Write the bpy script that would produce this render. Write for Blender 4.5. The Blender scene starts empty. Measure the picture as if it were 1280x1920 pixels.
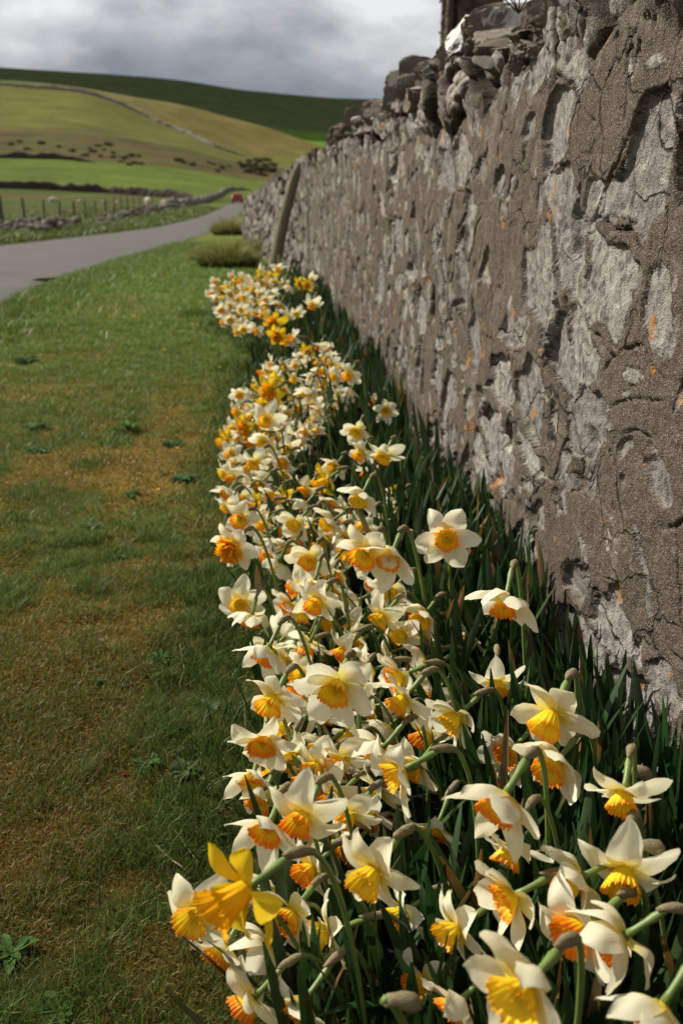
import bpy, math, random
import numpy as np
from mathutils import Vector, Matrix, Quaternion
random.seed(7); RNG = np.random.default_rng(7)
scn = bpy.context.scene
col = bpy.data.collections.new("place"); scn.collection.children.link(col)

# ------------------------------------------------------------------ camera geometry
F = 1867.0; H = 0.95
PITCH = math.atan(630/F); PSI = math.atan(185/F*math.cos(PITCH))
cf = np.array([math.sin(PSI)*math.cos(PITCH), math.cos(PSI)*math.cos(PITCH), -math.sin(PITCH)])
cr = np.array([math.cos(PSI), -math.sin(PSI), 0.0]); cu = np.cross(cr, cf)
CAM = np.array([0, 0, H])
def ray(x, y): return cf + cr*(x-640)/F + cu*(960-y)/F
def proj(P):
    d = np.asarray(P, float)-CAM
    return 640+F*(d@cr)/(d@cf), 960-F*(d@cu)/(d@cf), d@cf
def on_z(x, y, z):
    v = ray(x, y); t = (z-H)/v[2]; return CAM+v*t
def at_Y(x, y, Y):
    v = ray(x, y); return CAM+v*(Y/v[1])

# ------------------------------------------------------------------ numpy noise
def _h(ix, iy, iz, s):
    n = (ix.astype(np.int64)*374761393 + iy.astype(np.int64)*668265263 + iz.astype(np.int64)*2147483647 + s*1274126177) & 0xffffffff
    n = ((n ^ (n >> 13))*1274126177) & 0xffffffff
    n = ((n ^ (n >> 16))*2246822519) & 0xffffffff
    return ((n ^ (n >> 15)) & 0xffffff)/float(0xffffff)
def vnoise(x, y, z=None, s=0):
    x = np.asarray(x, float); y = np.asarray(y, float)
    z = np.zeros_like(x) if z is None else np.asarray(z, float)
    x0, y0, z0 = np.floor(x), np.floor(y), np.floor(z)
    fx, fy, fz = x-x0, y-y0, z-z0
    fx, fy, fz = [q*q*q*(q*(q*6-15)+10) for q in (fx, fy, fz)]
    r = 0
    for a in (0, 1):
        for b in (0, 1):
            for c in (0, 1):
                w = (fx if a else 1-fx)*(fy if b else 1-fy)*(fz if c else 1-fz)
                r = r + w*_h(x0+a, y0+b, z0+c, s)
    return r*2-1
def fbm(x, y, z=None, s=0, o=4, g=.5):
    r = 0; a = 1; t = 0
    for k in range(o):
        r = r+a*vnoise(x*2**k+17.3*k, y*2**k-9.1*k, None if z is None else z*2**k+3.7*k, s+k*13); t += a; a *= g
    return r/t
def voro(x, y, s=0, jit=.9):
    """F1, F2, id, vector to centre"""
    x0, y0 = np.floor(x), np.floor(y)
    f1 = np.full(x.shape, 9.); f2 = np.full(x.shape, 9.); idn = np.zeros(x.shape); vx = np.zeros(x.shape); vy = np.zeros(x.shape)
    zz = np.zeros_like(x0)
    for a in (-2, -1, 0, 1, 2):
        for b in (-2, -1, 0, 1, 2):
            cx = x0+a+.5+(_h(x0+a, y0+b, zz, s)-.5)*jit; cy = y0+b+.5+(_h(x0+a, y0+b, zz, s+5)-.5)*jit
            d = np.hypot(x-cx, y-cy)
            i = _h(x0+a, y0+b, zz, s+9)
            m = d < f1
            f2 = np.where(m, f1, np.minimum(f2, d))
            idn = np.where(m, i, idn); vx = np.where(m, x-cx, vx); vy = np.where(m, y-cy, vy)
            f1 = np.where(m, d, f1)
    return f1, f2, idn, vx, vy
def sst(a, b, x):
    t = np.clip((x-a)/(b-a), 0, 1); return t*t*(3-2*t)

# ------------------------------------------------------------------ object helpers
def link(o, parent=None):
    col.objects.link(o)
    if parent is not None: o.parent = parent
    return o
def tag(o, label=None, cat=None, group=None, kind=None):
    if label: o['label'] = label
    if cat: o['category'] = cat
    if group: o['group'] = group
    if kind: o['kind'] = kind
    return o
def empty(name, loc=(0, 0, 0), rz=0):
    o = bpy.data.objects.new(name, None); o.location = loc; o.rotation_euler = (0, 0, rz); o.empty_display_size = .05
    return link(o)
def mesh_np(name, V, faces, mat=None, smooth=True, attrs=None):
    """faces: list of int arrays, each (n,k)"""
    me = bpy.data.meshes.new(name)
    V = np.asarray(V, np.float32)
    me.vertices.add(len(V)); me.vertices.foreach_set("co", V.ravel())
    faces = [np.asarray(f, np.int32) for f in faces if len(f)]
    li = np.concatenate([f.ravel() for f in faces])
    tot = np.concatenate([np.full(len(f), f.shape[1], np.int32) for f in faces])
    st = np.concatenate([[0], np.cumsum(tot)[:-1]]).astype(np.int32)
    me.loops.add(len(li)); me.loops.foreach_set("vertex_index", li)
    me.polygons.add(len(tot)); me.polygons.foreach_set("loop_start", st); me.polygons.foreach_set("loop_total", tot)
    me.polygons.foreach_set("use_smooth", np.full(len(tot), smooth))
    me.update(calc_edges=True)
    for k, a in (attrs or {}).items():
        a = np.asarray(a, np.float32)
        if a.ndim == 1: a = np.stack([a]*3, 1)
        if a.shape[1] == 3: a = np.concatenate([a, np.ones((len(a), 1), np.float32)], 1)
        at = me.attributes.new(k, 'FLOAT_COLOR', 'POINT'); at.data.foreach_set("color", a.ravel())
    if mat: me.materials.append(mat)
    return me
def obj(name, me, parent=None):
    return link(bpy.data.objects.new(name, me), parent)
def grid_faces(nr, nc, close=False, off=0):
    r = np.arange(nr-1)[:, None]; c = np.arange(nc if close else nc-1)[None, :]
    c2 = (c+1) % nc
    a = r*nc+c; b = r*nc+c2; d = (r+1)*nc+c; e = (r+1)*nc+c2
    return np.stack([a, b, e, d], -1).reshape(-1, 4)+off
class MB:
    def __init__(s): s.V = []; s.Fc = {3: [], 4: []}; s.n = 0; s.A = []
    def add(s, V, faces, a=None):
        V = np.asarray(V, float); s.V.append(V)
        for f in faces:
            f = np.asarray(f, int)
            if len(f): s.Fc[f.shape[1]].append(f+s.n)
        s.A.append(np.zeros((len(V), 3)) if a is None else (np.asarray(a, float) if np.ndim(a) > 1 else np.stack([np.broadcast_to(a, len(V))]*3, 1)))
        s.n += len(V)
    def mesh(s, name, mat, smooth=True, attr='tint'):
        fs = [np.concatenate(v) for v in s.Fc.values() if v]
        return mesh_np(name, np.concatenate(s.V), fs, mat, smooth, {attr: np.concatenate(s.A)})
def tube(P, R, n=8, cap=True):
    P = np.asarray(P, float); R = np.broadcast_to(np.asarray(R, float), len(P))
    T = np.gradient(P, axis=0); T /= np.linalg.norm(T, axis=1)[:, None]+1e-12
    ref = np.array([.13, .97, .2]) if abs(T[0] @ np.array([.13, .97, .2])) < .9 else np.array([1., 0, 0])
    V = []; N = np.cross(T[0], ref); N /= np.linalg.norm(N)
    for i in range(len(P)):
        N = N-T[i]*(N@T[i]); N /= np.linalg.norm(N); B = np.cross(T[i], N)
        a = np.arange(n)/n*2*math.pi
        V.append(P[i]+R[i]*(np.cos(a)[:, None]*N+np.sin(a)[:, None]*B))
    V = np.concatenate(V); Q = grid_faces(len(P), n, True); Ts = []
    if cap:
        k = len(V); V = np.concatenate([V, [P[0], P[-1]]])
        for j in range(n):
            Ts.append((k, (j+1) % n, j)); m = (len(P)-1)*n; Ts.append((k+1, m+j, m+(j+1) % n))
    return V, [Q, np.array(Ts, int).reshape(-1, 3)]
def box(c, sz, rot=None, bev=.12):
    """bevelled box as 24-vertex solid"""
    sx, sy, sz_ = [q/2 for q in sz]; b = bev*min(sz)
    bm_v = []
    for x in (-1, 1):
        for y in (-1, 1):
            for z in (-1, 1):
                bm_v += [(x*(sx-b), y*(sy-b), z*sz_), (x*(sx-b), y*sy, z*(sz_-b)), (x*sx, y*(sy-b), z*(sz_-b))]
    import bmesh
    bm = bmesh.new(); [bm.verts.new(v) for v in bm_v]; bmesh.ops.convex_hull(bm, input=bm.verts[:])
    bmesh.ops.triangulate(bm, faces=bm.faces[:]); bm.verts.index_update()
    V = np.array([v.co[:] for v in bm.verts]); T = np.array([[v.index for v in f.verts] for f in bm.faces]); bm.free()
    if rot is not None: V = V@np.array(rot).T
    return V+np.array(c), [T]
def bez(P0, P1, P2, P3, n):
    t = np.linspace(0, 1, n)[:, None]
    return (1-t)**3*P0+3*(1-t)**2*t*P1+3*(1-t)*t*t*P2+t**3*P3

# ------------------------------------------------------------------ materials
def newmat(name):
    m = bpy.data.materials.new(name); m.use_nodes = True; nt = m.node_tree; nt.nodes.clear()
    out = nt.nodes.new('ShaderNodeOutputMaterial')
    return m, nt, out
class NT:
    def __init__(s, nt): s.nt = nt
    def n(s, t, **k):
        x = s.nt.nodes.new(t)
        for a, b in k.items(): setattr(x, a, b)
        return x
    def l(s, a, b): s.nt.links.new(a, b)
    def noise(s, vec, scale, detail=4, rough=.55, dist=0):
        x = s.n('ShaderNodeTexNoise'); x.inputs['Scale'].default_value = scale; x.inputs['Detail'].default_value = detail
        x.inputs['Roughness'].default_value = rough; x.inputs['Distortion'].default_value = dist
        if vec is not None: s.l(vec, x.inputs['Vector'])
        return x.outputs['Fac']
    def ramp(s, fac, stops, interp='LINEAR'):
        x = s.n('ShaderNodeValToRGB'); e = x.color_ramp.elements; x.color_ramp.interpolation = interp
        while len(e) < len(stops): e.new(.5)
        for i, (p, c) in enumerate(stops):
            e[i].position = p; e[i].color = (c[0], c[1], c[2], 1) if hasattr(c, '__len__') else (c, c, c, 1)
        s.l(fac, x.inputs['Fac']); return x.outputs['Color']
    def mix(s, fac, a, b, mode='MIX'):
        x = s.n('ShaderNodeMix', data_type='RGBA', blend_type=mode)
        for k, v in ((0, fac), (6, a), (7, b)):
            if isinstance(v, (int, float)): x.inputs[k].default_value = v
            elif isinstance(v, tuple): x.inputs[k].default_value = (*v, 1)
            else: s.l(v, x.inputs[k])
        return x.outputs[2]
    def math(s, op, a, b=0., clamp=False):
        x = s.n('ShaderNodeMath', operation=op, use_clamp=clamp)
        for k, v in enumerate((a, b)):
            if isinstance(v, (int, float)): x.inputs[k].default_value = v
            else: s.l(v, x.inputs[k])
        return x.outputs[0]
    def bump(s, h, strength=.3, dist=.01, normal=None):
        x = s.n('ShaderNodeBump'); x.inputs['Strength'].default_value = strength; x.inputs['Distance'].default_value = dist
        s.l(h, x.inputs['Height'])
        if normal is not None: s.l(normal, x.inputs['Normal'])
        return x.outputs['Normal']
    def attr(s, name):
        x = s.n('ShaderNodeAttribute', attribute_name=name); return x
    def sep(s, c):
        x = s.n('ShaderNodeSeparateColor'); s.l(c, x.inputs[0]); return x.outputs
    def pri(s, base, rough=.7, spec=.3, normal=None):
        x = s.n('ShaderNodeBsdfPrincipled')
        if isinstance(base, tuple): x.inputs['Base Color'].default_value = (*base, 1)
        else: s.l(base, x.inputs['Base Color'])
        if isinstance(rough, (int, float)): x.inputs['Roughness'].default_value = rough
        else: s.l(rough, x.inputs['Roughness'])
        x.inputs['Specular IOR Level'].default_value = spec
        if normal is not None: s.l(normal, x.inputs['Normal'])
        return x
    def thin(s, base, rough=.5, spec=.3, trans=.35, normal=None, tcol=None):
        p = s.pri(base, rough, spec, normal); t = s.n('ShaderNodeBsdfTranslucent')
        c = tcol if tcol is not None else base
        if isinstance(c, tuple): t.inputs[0].default_value = (*c, 1)
        else: s.l(c, t.inputs[0])
        if normal is not None: s.l(normal, t.inputs['Normal'])
        m = s.n('ShaderNodeMixShader'); m.inputs[0].default_value = trans
        s.l(p.outputs[0], m.inputs[1]); s.l(t.outputs[0], m.inputs[2]); return m.outputs[0]
    def pos(s):
        return s.n('ShaderNodeNewGeometry').outputs['Position']
    def objc(s):
        return s.n('ShaderNodeTexCoord').outputs['Object']
    def rnd(s):
        return s.n('ShaderNodeObjectInfo').outputs['Random']
def simple(name, c, rough=.7, spec=.3, var=.25, scale=20, bump=0, bd=.003):
    m, nt, out = newmat(name); k = NT(nt); o = k.objc()
    f = k.noise(o, scale, 5)
    cc = k.mix(f, tuple(q*(1-var) for q in c), tuple(min(1, q*(1+var)) for q in c))
    nm = k.bump(k.noise(o, scale*3, 5), bump, bd) if bump else None
    p = k.pri(cc, rough, spec, nm); k.l(p.outputs[0], out.inputs[0]); return m

def m_wall():
    m, nt, out = newmat('rubble_and_mortar'); k = NT(nt); P = k.pos()
    a = k.sep(k.attr('tint').outputs['Color'])   # r stone mask, g cell random, b crevice
    fine = k.noise(P, 260, 5, .7); med = k.noise(P, 34, 6, .65); big = k.noise(P, 3.1, 4, .5)
    vor = k.n('ShaderNodeTexVoronoi'); vor.inputs['Scale'].default_value = 330; k.l(P, vor.inputs['Vector'])
    grit = vor.outputs['Distance']
    mort = k.mix(big, (.070, .054, .041), (.112, .088, .067))
    mort = k.mix(k.ramp(med, [(.35, 0), (.7, 1)]), mort, (.060, .048, .038))
    spk = k.ramp(fine, [(.56, 0), (.70, 1)])
    mort = k.mix(k.math('MULTIPLY', spk, .6), mort, (.38, .30, .22))
    mort = k.mix(k.ramp(k.noise(P, 520, 2, .6), [(.58, 0), (.66, .8)]), mort, (.42, .34, .26))
    mort = k.mix(k.ramp(k.noise(P, 190, 3, .6), [(.30, .75), (.44, 0)]), mort, (.035, .026, .02))
    mort = k.mix(k.ramp(k.noise(P, 9, 6, .65, .8), [(.56, 0), (.66, .7)]), mort, (.20, .165, .13))
    st = k.ramp(a[1], [(0, (.22, .205, .185)), (.25, (.32, .30, .27)), (.45, (.20, .18, .16)), (.62, (.40, .36, .31)), (.78, (.27, .25, .22)), (.88, (.15, .135, .125)), (1, (.26, .19, .13))])
    blot = k.ramp(k.noise(P, 38, 8, .78), [(.38, .32), (.50, .95), (.66, 1.35)])
    st = k.mix(1.0, st, blot, 'MULTIPLY'); st = k.mix(1.0, st, (.90, .89, .88), 'MULTIPLY')
    st = k.mix(k.ramp(k.noise(P, 150, 4, .7), [(.52, 0), (.68, .75)]), st, (.10, .09, .08))
    st = k.mix(k.ramp(k.noise(P, 13, 6, .7, 1.2), [(.60, 0), (.67, .8)]), st, (.50, .46, .40))
    c = k.mix(a[0], mort, st)
    lich = k.ramp(k.noise(P, 11, 3, .5), [(.685, 0), (.70, 1)])
    lich = k.math('MULTIPLY', lich, k.ramp(k.noise(P, 90, 4, .7), [(.42, 0), (.55, 1)]))
    c = k.mix(lich, c, (.42, .17, .02))
    wl = k.math('MULTIPLY', k.ramp(k.noise(P, 7.3, 5, .7, .6), [(.66, 0), (.70, .85)]), k.ramp(k.noise(P, 120, 4, .7), [(.38, 0), (.5, 1)]))
    c = k.mix(wl, c, (.55, .51, .45))
    c = k.mix(a[2], c, (.03, .022, .016))
    wp = k.n('ShaderNodeMixRGB'); wp.blend_type = 'ADD'; wp.inputs[0].default_value = .10; k.l(P, wp.inputs[1])
    nv = k.n('ShaderNodeTexNoise'); nv.inputs['Scale'].default_value = 9; nv.inputs['Detail'].default_value = 5; k.l(P, nv.inputs['Vector']); k.l(nv.outputs['Color'], wp.inputs[2])
    ve = k.n('ShaderNodeTexVoronoi', feature='DISTANCE_TO_EDGE'); ve.inputs['Scale'].default_value = 8.5; k.l(wp.outputs[0], ve.inputs['Vector'])
    crk = k.math('MULTIPLY', k.ramp(ve.outputs['Distance'], [(.008, 1), (.022, 0)]), k.ramp(k.noise(P, 4.2, 3), [(.47, 0), (.56, 1)]))
    c = k.mix(k.math('MULTIPLY', crk, .85), c, (.022, .017, .013))
    vf = k.n('ShaderNodeTexVoronoi'); vf.inputs['Scale'].default_value = 30; k.l(wp.outputs[0], vf.inputs['Vector'])
    h = k.math('ADD', k.math('MULTIPLY', fine, .7), k.math('MULTIPLY', med, 1.4))
    h = k.math('ADD', h, k.math('MULTIPLY', crk, -3.)); h = k.math('ADD', h, k.math('MULTIPLY', k.math('MULTIPLY', vf.outputs['Distance'], a[0]), 3.))
    h = k.math('ADD', h, k.math('MULTIPLY', grit, .8))
    n1 = k.bump(h, .8, .0032)
    p = k.pri(c, .93, .15, n1); k.l(p.outputs[0], out.inputs[0]); return m
def m_rock(name, base, lich_white=.6, lich_or=.69, dark=.5):
    m, nt, out = newmat(name); k = NT(nt); P = k.pos(); r = k.rnd()
    c = k.mix(k.noise(P, 22, 6, .7), tuple(q*dark for q in base), tuple(q*1.25 for q in base))
    c = k.mix(k.math('MULTIPLY', r, .6), c, (base[0]*.75, base[1]*.66, base[2]*.55))
    c = k.mix(k.ramp(k.noise(P, 140, 5, .7), [(.5, 0), (.7, .7)]), c, (.07, .06, .05))
    c = k.mix(k.ramp(k.noise(P, 8.5, 6, .7, .8), [(lich_white, 0), (lich_white+.05, .85)]), c, (.52, .49, .43))
    c = k.mix(k.ramp(k.noise(P, 12, 4, .6), [(lich_or, 0), (lich_or+.03, .9)]), c, (.30, .17, .03))
    h = k.math('ADD', k.math('MULTIPLY', k.noise(P, 210, 5, .7), .6), k.math('MULTIPLY', k.noise(P, 30, 6, .7), 2))
    p = k.pri(c, .92, .15, k.bump(h, .8, .005)); k.l(p.outputs[0], out.inputs[0]); return m
def m_sunlit_crust():
    m, nt, out = newmat('stone_with_painted_sun_side'); k = NT(nt); P = k.pos(); g = k.n('ShaderNodeNewGeometry')
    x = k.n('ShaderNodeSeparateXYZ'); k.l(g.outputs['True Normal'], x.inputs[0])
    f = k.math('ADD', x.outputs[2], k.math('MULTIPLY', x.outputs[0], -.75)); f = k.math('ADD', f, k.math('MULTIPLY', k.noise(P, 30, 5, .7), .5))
    c = k.mix(k.ramp(f, [(.48, 0), (.56, 1)]), (.075, .062, .05), (.66, .64, .58))  # white only on sunward faces: lit and unlit sides put into the colour
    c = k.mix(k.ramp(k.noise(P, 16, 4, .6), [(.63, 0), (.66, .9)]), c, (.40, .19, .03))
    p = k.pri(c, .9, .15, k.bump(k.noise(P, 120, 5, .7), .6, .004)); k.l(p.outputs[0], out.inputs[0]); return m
M_SUNLIT_CRUST = m_sunlit_crust
def m_ground():
    m, nt, out = newmat('turf_and_fields'); k = NT(nt); P = k.pos()
    a = k.attr('tint').outputs['Color']
    n1 = k.noise(P, 60, 6, .7); n2 = k.noise(P, .55, 9, .7); n3 = k.noise(P, .05, 10, .68)
    c = k.mix(1.0, a, k.ramp(n1, [(.3, .55), (.7, 1.35)]), 'MULTIPLY')
    c = k.mix(1.0, c, k.ramp(n2, [(.3, .78), (.7, 1.22)]), 'MULTIPLY')
    c = k.mix(1.0, c, k.ramp(n3, [(.3, .68), (.7, 1.30)]), 'MULTIPLY')
    p = k.pri(c, .95, .05, k.bump(k.noise(P, 140, 5, .7), .6, .006)); k.l(p.outputs[0], out.inputs[0]); return m
def m_tint(name, rough=.55, spec=.25, trans=.35, bscale=0):
    m, nt, out = newmat(name); k = NT(nt); a = k.attr('tint').outputs['Color']
    k.l(k.thin(a, rough, spec, trans), out.inputs[0]); return m
def m_leaf():
    m, nt, out = newmat('strap_leaf'); k = NT(nt); a = k.attr('tint').outputs['Color']; P = k.pos()
    w = k.noise(P, 35, 3); c = k.mix(1.0, a, k.ramp(w, [(.3, .8), (.7, 1.2)]), 'MULTIPLY')
    k.l(k.thin(c, .38, .45, .22, k.bump(k.noise(P, 300, 2), .15, .001)), out.inputs[0]); return m
def m_petal(name, c0, c1, cbase):
    m, nt, out = newmat(name); k = NT(nt); a = k.sep(k.attr('tint').outputs['Color'])   # r along, g across
    r = k.rnd()
    c = k.mix(r, c0, c1)
    c = k.mix(k.ramp(a[0], [(.08, 1), (.42, 0)]), c, cbase)
    wv = k.math('SINE', k.math('MULTIPLY', a[1], 75.)); o = k.objc()
    streak = k.math('ADD', wv, k.math('MULTIPLY', k.noise(o, 260, 3), 1.5))
    c = k.mix(1.0, c, k.ramp(k.noise(o, 90, 4), [(.3, .92), (.7, 1.04)]), 'MULTIPLY')
    k.l(k.thin(c, .5, .25, .42, k.bump(streak, .09, .0005)), out.inputs[0]); return m
def m_cup(name, c_in, c_rim, rimpos=.62):
    m, nt, out = newmat(name); k = NT(nt); a = k.sep(k.attr('tint').outputs['Color']); r = k.rnd(); o = k.objc()
    f = k.math('ADD', a[0], k.math('MULTIPLY', k.math('SUBTRACT', r, .5), .5))
    f = k.math('ADD', f, k.math('MULTIPLY', k.math('SUBTRACT', k.noise(o, 200, 3), .5), .35))
    c = k.ramp(f, [(.0, (c_in[0]*.85, c_in[1]*.9, c_in[2])), (rimpos-.3, c_in), (rimpos+.25, c_rim)])
    k.l(k.thin(c, .5, .2, .35, k.bump(k.noise(o, 420, 3), .3, .0008)), out.inputs[0]); return m
M = {}
M['wall'] = m_wall()
M['rock_grey'] = m_rock('grey_limestone', (.185, .165, .14), .57)
M['sunlit_crust'] = M_SUNLIT_CRUST()
M['rock_pale'] = m_rock('pale_limestone', (.235, .21, .175), .56, .68, .6)
M['rock_brown'] = m_rock('brown_stone', (.16, .13, .10), .58, .63)
M['rock_white'] = m_rock('white_crusted_stone', (.55, .53, .48), .45, .70, .85)
M['rock_red'] = m_rock('rusty_stone', (.19, .105, .065), .70, .72)
M['dark_wall'] = m_rock('shaded_field_stone', (.062, .050, .040), .64, .75)  # darker stone colour stands in for the walls' shaded camera side
M['far_wall'] = m_rock('weathered_field_stone', (.17, .15, .13), .58, .75)
M['ground'] = m_ground()
M['blade'] = m_tint('grass_blade', .5, .3, .35)
M['bushleaf'] = m_tint('bush_leaf', .6, .2, .2)
M['leaf'] = m_leaf()
M['petal_w'] = m_petal('cream_tepal', (.92, .87, .60), (.95, .92, .70), (.90, .75, .15))
M['petal_y'] = m_petal('yellow_tepal', (.88, .60, .015), (.90, .66, .03), (.82, .52, .01))
M['cup_o'] = m_cup('orange_rimmed_cup', (.95, .66, .025), (.93, .27, .01), .88)
M['cup_y'] = m_cup('golden_cup', (.90, .54, .01), (.90, .44, .008))
M['stem'] = simple('flower_stem', (.13, .19, .045), .45, .4, .3, 60)
M['spathe'] = simple('papery_spathe', (.20, .165, .088), .75, .2, .6, 170, .8, .002)
M['weedleaf'] = m_tint('weed_leaf', .8, .1, .25)
M['bark'] = simple('ivy_clad_bark', (.125, .09, .066), .9, .15, .6, 9, 1, .05)
M['wood'] = simple('weathered_pole_wood', (.15, .125, .08), .8, .2, .35, 9, .7, .006)
M['postwood'] = simple('post_wood', (.10, .08, .06), .85, .2, .3, 9)
M['wire'] = simple('fence_wire', (.18, .17, .16), .5, .5, .1)
M['wool'] = simple('sheep_wool', (.50, .42, .32), .95, .05, .3, 8, .8, .03)
M['car_red'] = simple('red_car_paint', (.30, .012, .015), .3, .5, .05)
M['car_glass'] = simple('dark_window_glass', (.02, .02, .025), .1, .6, .05)
M['tyre'] = simple('tyre_rubber', (.02, .02, .02), .8, .2, .1)
M['lamp'] = simple('tail_lamp_plastic', (.55, .04, .02), .3, .5, .05)
M['cloud'] = simple('cloud_vapour', (.8, .8, .8), 1, 0, .1, .01)
def m_road():
    m, nt, out = newmat('worn_asphalt'); k = NT(nt); P = k.pos()
    c = k.mix(k.ramp(k.noise(P, 1.3, 8, .7), [(.35, 0), (.65, 1)]), (.060, .055, .050), (.090, .081, .073))
    c = k.mix(k.ramp(k.noise(P, 95, 4, .7), [(.4, 0), (.7, .5)]), c, (.15, .135, .12))
    c = k.mix(k.ramp(k.noise(P, 2.2, 8, .75, 1.0), [(.62, 0), (.66, .6)]), c, (.05, .042, .036))
    p = k.pri(c, .85, .25, k.bump(k.noise(P, 160, 4, .7), .5, .006)); k.l(p.outputs[0], out.inputs[0]); return m
M['road'] = m_road()

# ------------------------------------------------------------------ terrain
ZY = np.array([-60, 7, 9.5, 12, 17, 25, 36, 48, 56, 78, 110, 160.])
ZZ = np.array([0, 0, -.05, -.15, -.34, -.62, -1.0, -1.38, -1.6, -1.95, -2.4, -3.0])
PXC = np.array([-500, 0, 160, 320, 480, 640, 1100.])
ROWS = [  # distance, screen heights at PXC that the slopes reach there
 (215, [345, 352, 360, 366, 371, 372, 372]),
 (330, [285, 296, 301, 314, 336, 345, 350]),
 (430, [235, 246, 252, 277, 312, 326, 335]),
 (520, [190, 196, 205, 252, 303, 318, 322]),
 (600, [150, 158, 176, 237, 293, 308, 312]),
 (700, [138, 149, 163, 190, 231, 284, 300]),
 (800, [150, 160, 175, 207, 246, 285, 300]),
 (980, [165, 172, 185, 212, 243, 262, 275]),
 (1350, [118, 125, 135, 147, 170, 184, 192]),
 (1700, [150, 150, 160, 170, 190, 200, 210]),
 (3200, [290, 290, 290, 290, 290, 290, 290])]
UC = np.array([ray(px, 330)[0]/ray(px, 330)[1] for px in PXC])
ZT_Y = np.concatenate([ZY, [r[0] for r in ROWS]])
ZT = np.zeros((len(ZT_Y), len(PXC)))
ZT[:len(ZY)] = ZZ[:, None]
for i, (Y, ys) in enumerate(ROWS):
    for j, px in enumerate(PXC): ZT[len(ZY)+i, j] = at_Y(px, ys[j], Y)[2]
def herm(xk, yk, x):
    """monotone-ish cubic over rows; yk (n,m) sampled per-point afterwards"""
    i = np.clip(np.searchsorted(xk, x)-1, 0, len(xk)-2)
    return i, np.clip((x-xk[i])/(xk[i+1]-xk[i]), 0, 1)
def zter(X, Y):
    X = np.asarray(X, float); Y = np.asarray(Y, float)
    u = np.where(Y > 1, X/np.maximum(Y, 1), X)
    u = np.clip(u, UC[0], UC[-1]); j = np.clip(np.searchsorted(UC, u)-1, 0, len(UC)-2); t = (u-UC[j])/(UC[j+1]-UC[j])
    i, q = herm(ZT_Y, None, np.clip(Y, -60, 3200))
    def rowv(ii):
        ii = np.clip(ii, 0, len(ZT_Y)-1)
        jm, jp = np.clip(j-1, 0, len(UC)-1), np.clip(j+2, 0, len(UC)-1)
        a, b = ZT[ii, j], ZT[ii, j+1]
        ma = (b-ZT[ii, jm])/2; mb = (ZT[ii, jp]-a)/2
        return (2*t**3-3*t**2+1)*a+(t**3-2*t*t+t)*ma*.8+(-2*t**3+3*t*t)*b+(t**3-t*t)*mb*.8
    z0, z1 = rowv(i), rowv(i+1); zm, zp = rowv(i-1), rowv(i+2)
    d = ZT_Y[i+1]-ZT_Y[i]; dm = np.maximum(ZT_Y[i+1]-ZT_Y[np.clip(i-1, 0, 99)], .1); ip = np.clip(i+2, 0, len(ZT_Y)-1)
    dp = np.maximum(ZT_Y[ip]-ZT_Y[i], .1)
    s0, s1, sc = (z1-zm)/dm*d, (zp-z0)/dp*d, z1-z0
    lim = 2.2*np.abs(sc)+1e-6
    s0 = np.clip(s0, -lim, lim); s1 = np.clip(s1, -lim, lim)
    return (2*q**3-3*q**2+1)*z0+(q**3-2*q*q+q)*s0+(-2*q**3+3*q*q)*z1+(q**3-q*q)*s1
RY = np.array([-60, 0, 7.5, 12.3, 17, 25, 36, 50, 80, 120, 160, 200.])
RR = np.array([-1.9, -1.9, -1.88, -1.98, -1.95, -1.72, -1.5, -1.3, -.45, .1, .55, 6.])     # edge beside the verge
RL = np.array([-6.3, -6.3, -6.3, -6.2, -6.2, -6.0, -5.6, -4.9, -3.3, -2.6, -2.1, 1.5])     # far edge
def redge(Y): return np.interp(Y, RY, RR), np.interp(Y, RY, RL)
def zground(X, Y):
    X = np.asarray(X, float); Y = np.asarray(Y, float)
    z = zter(X, Y)
    r, l = redge(Y)
    rj = r+.10*fbm(Y*1.3, Y*0+.5, s=3, o=4); lj = l
    inside = sst(0, .25, rj-X)*sst(0, .3, X-lj)*(Y < 190)
    off = 1-inside
    micro = .012*fbm(X*7, Y*7, s=21, o=4)+.02*fbm(X*1.6, Y*1.6, s=22, o=3)
    near = (Y < 60)
    z = z+off*np.where(near, micro+.02, 0)-inside*.05
    # bank beyond the road and swell of rough grass on the verge
    z = z+np.where((Y > 5) & (Y < 150), .18*sst(0, 1.5, lj-X)*(1+.5*fbm(X*.7, Y*.4, s=31, o=3)), 0)
    far = sst(200, 400, Y)
    z = z+far*(1.3*fbm(X/70, Y/70, s=41, o=5))*sst(0, 1, (2600-Y)/2600)
    return z
def land(px, py, y0=9., y1=1600.):
    Ys = np.exp(np.linspace(math.log(y0), math.log(y1), 1500)); v = ray(px, py)
    P = CAM[None]+v[None]*(Ys/v[1])[:, None]; zz = zground(P[:, 0], P[:, 1])
    w = np.where(P[:, 2] < zz)[0]
    i = w[0] if len(w) else 1499
    return np.array([P[i, 0], P[i, 1], zz[i]])
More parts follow.
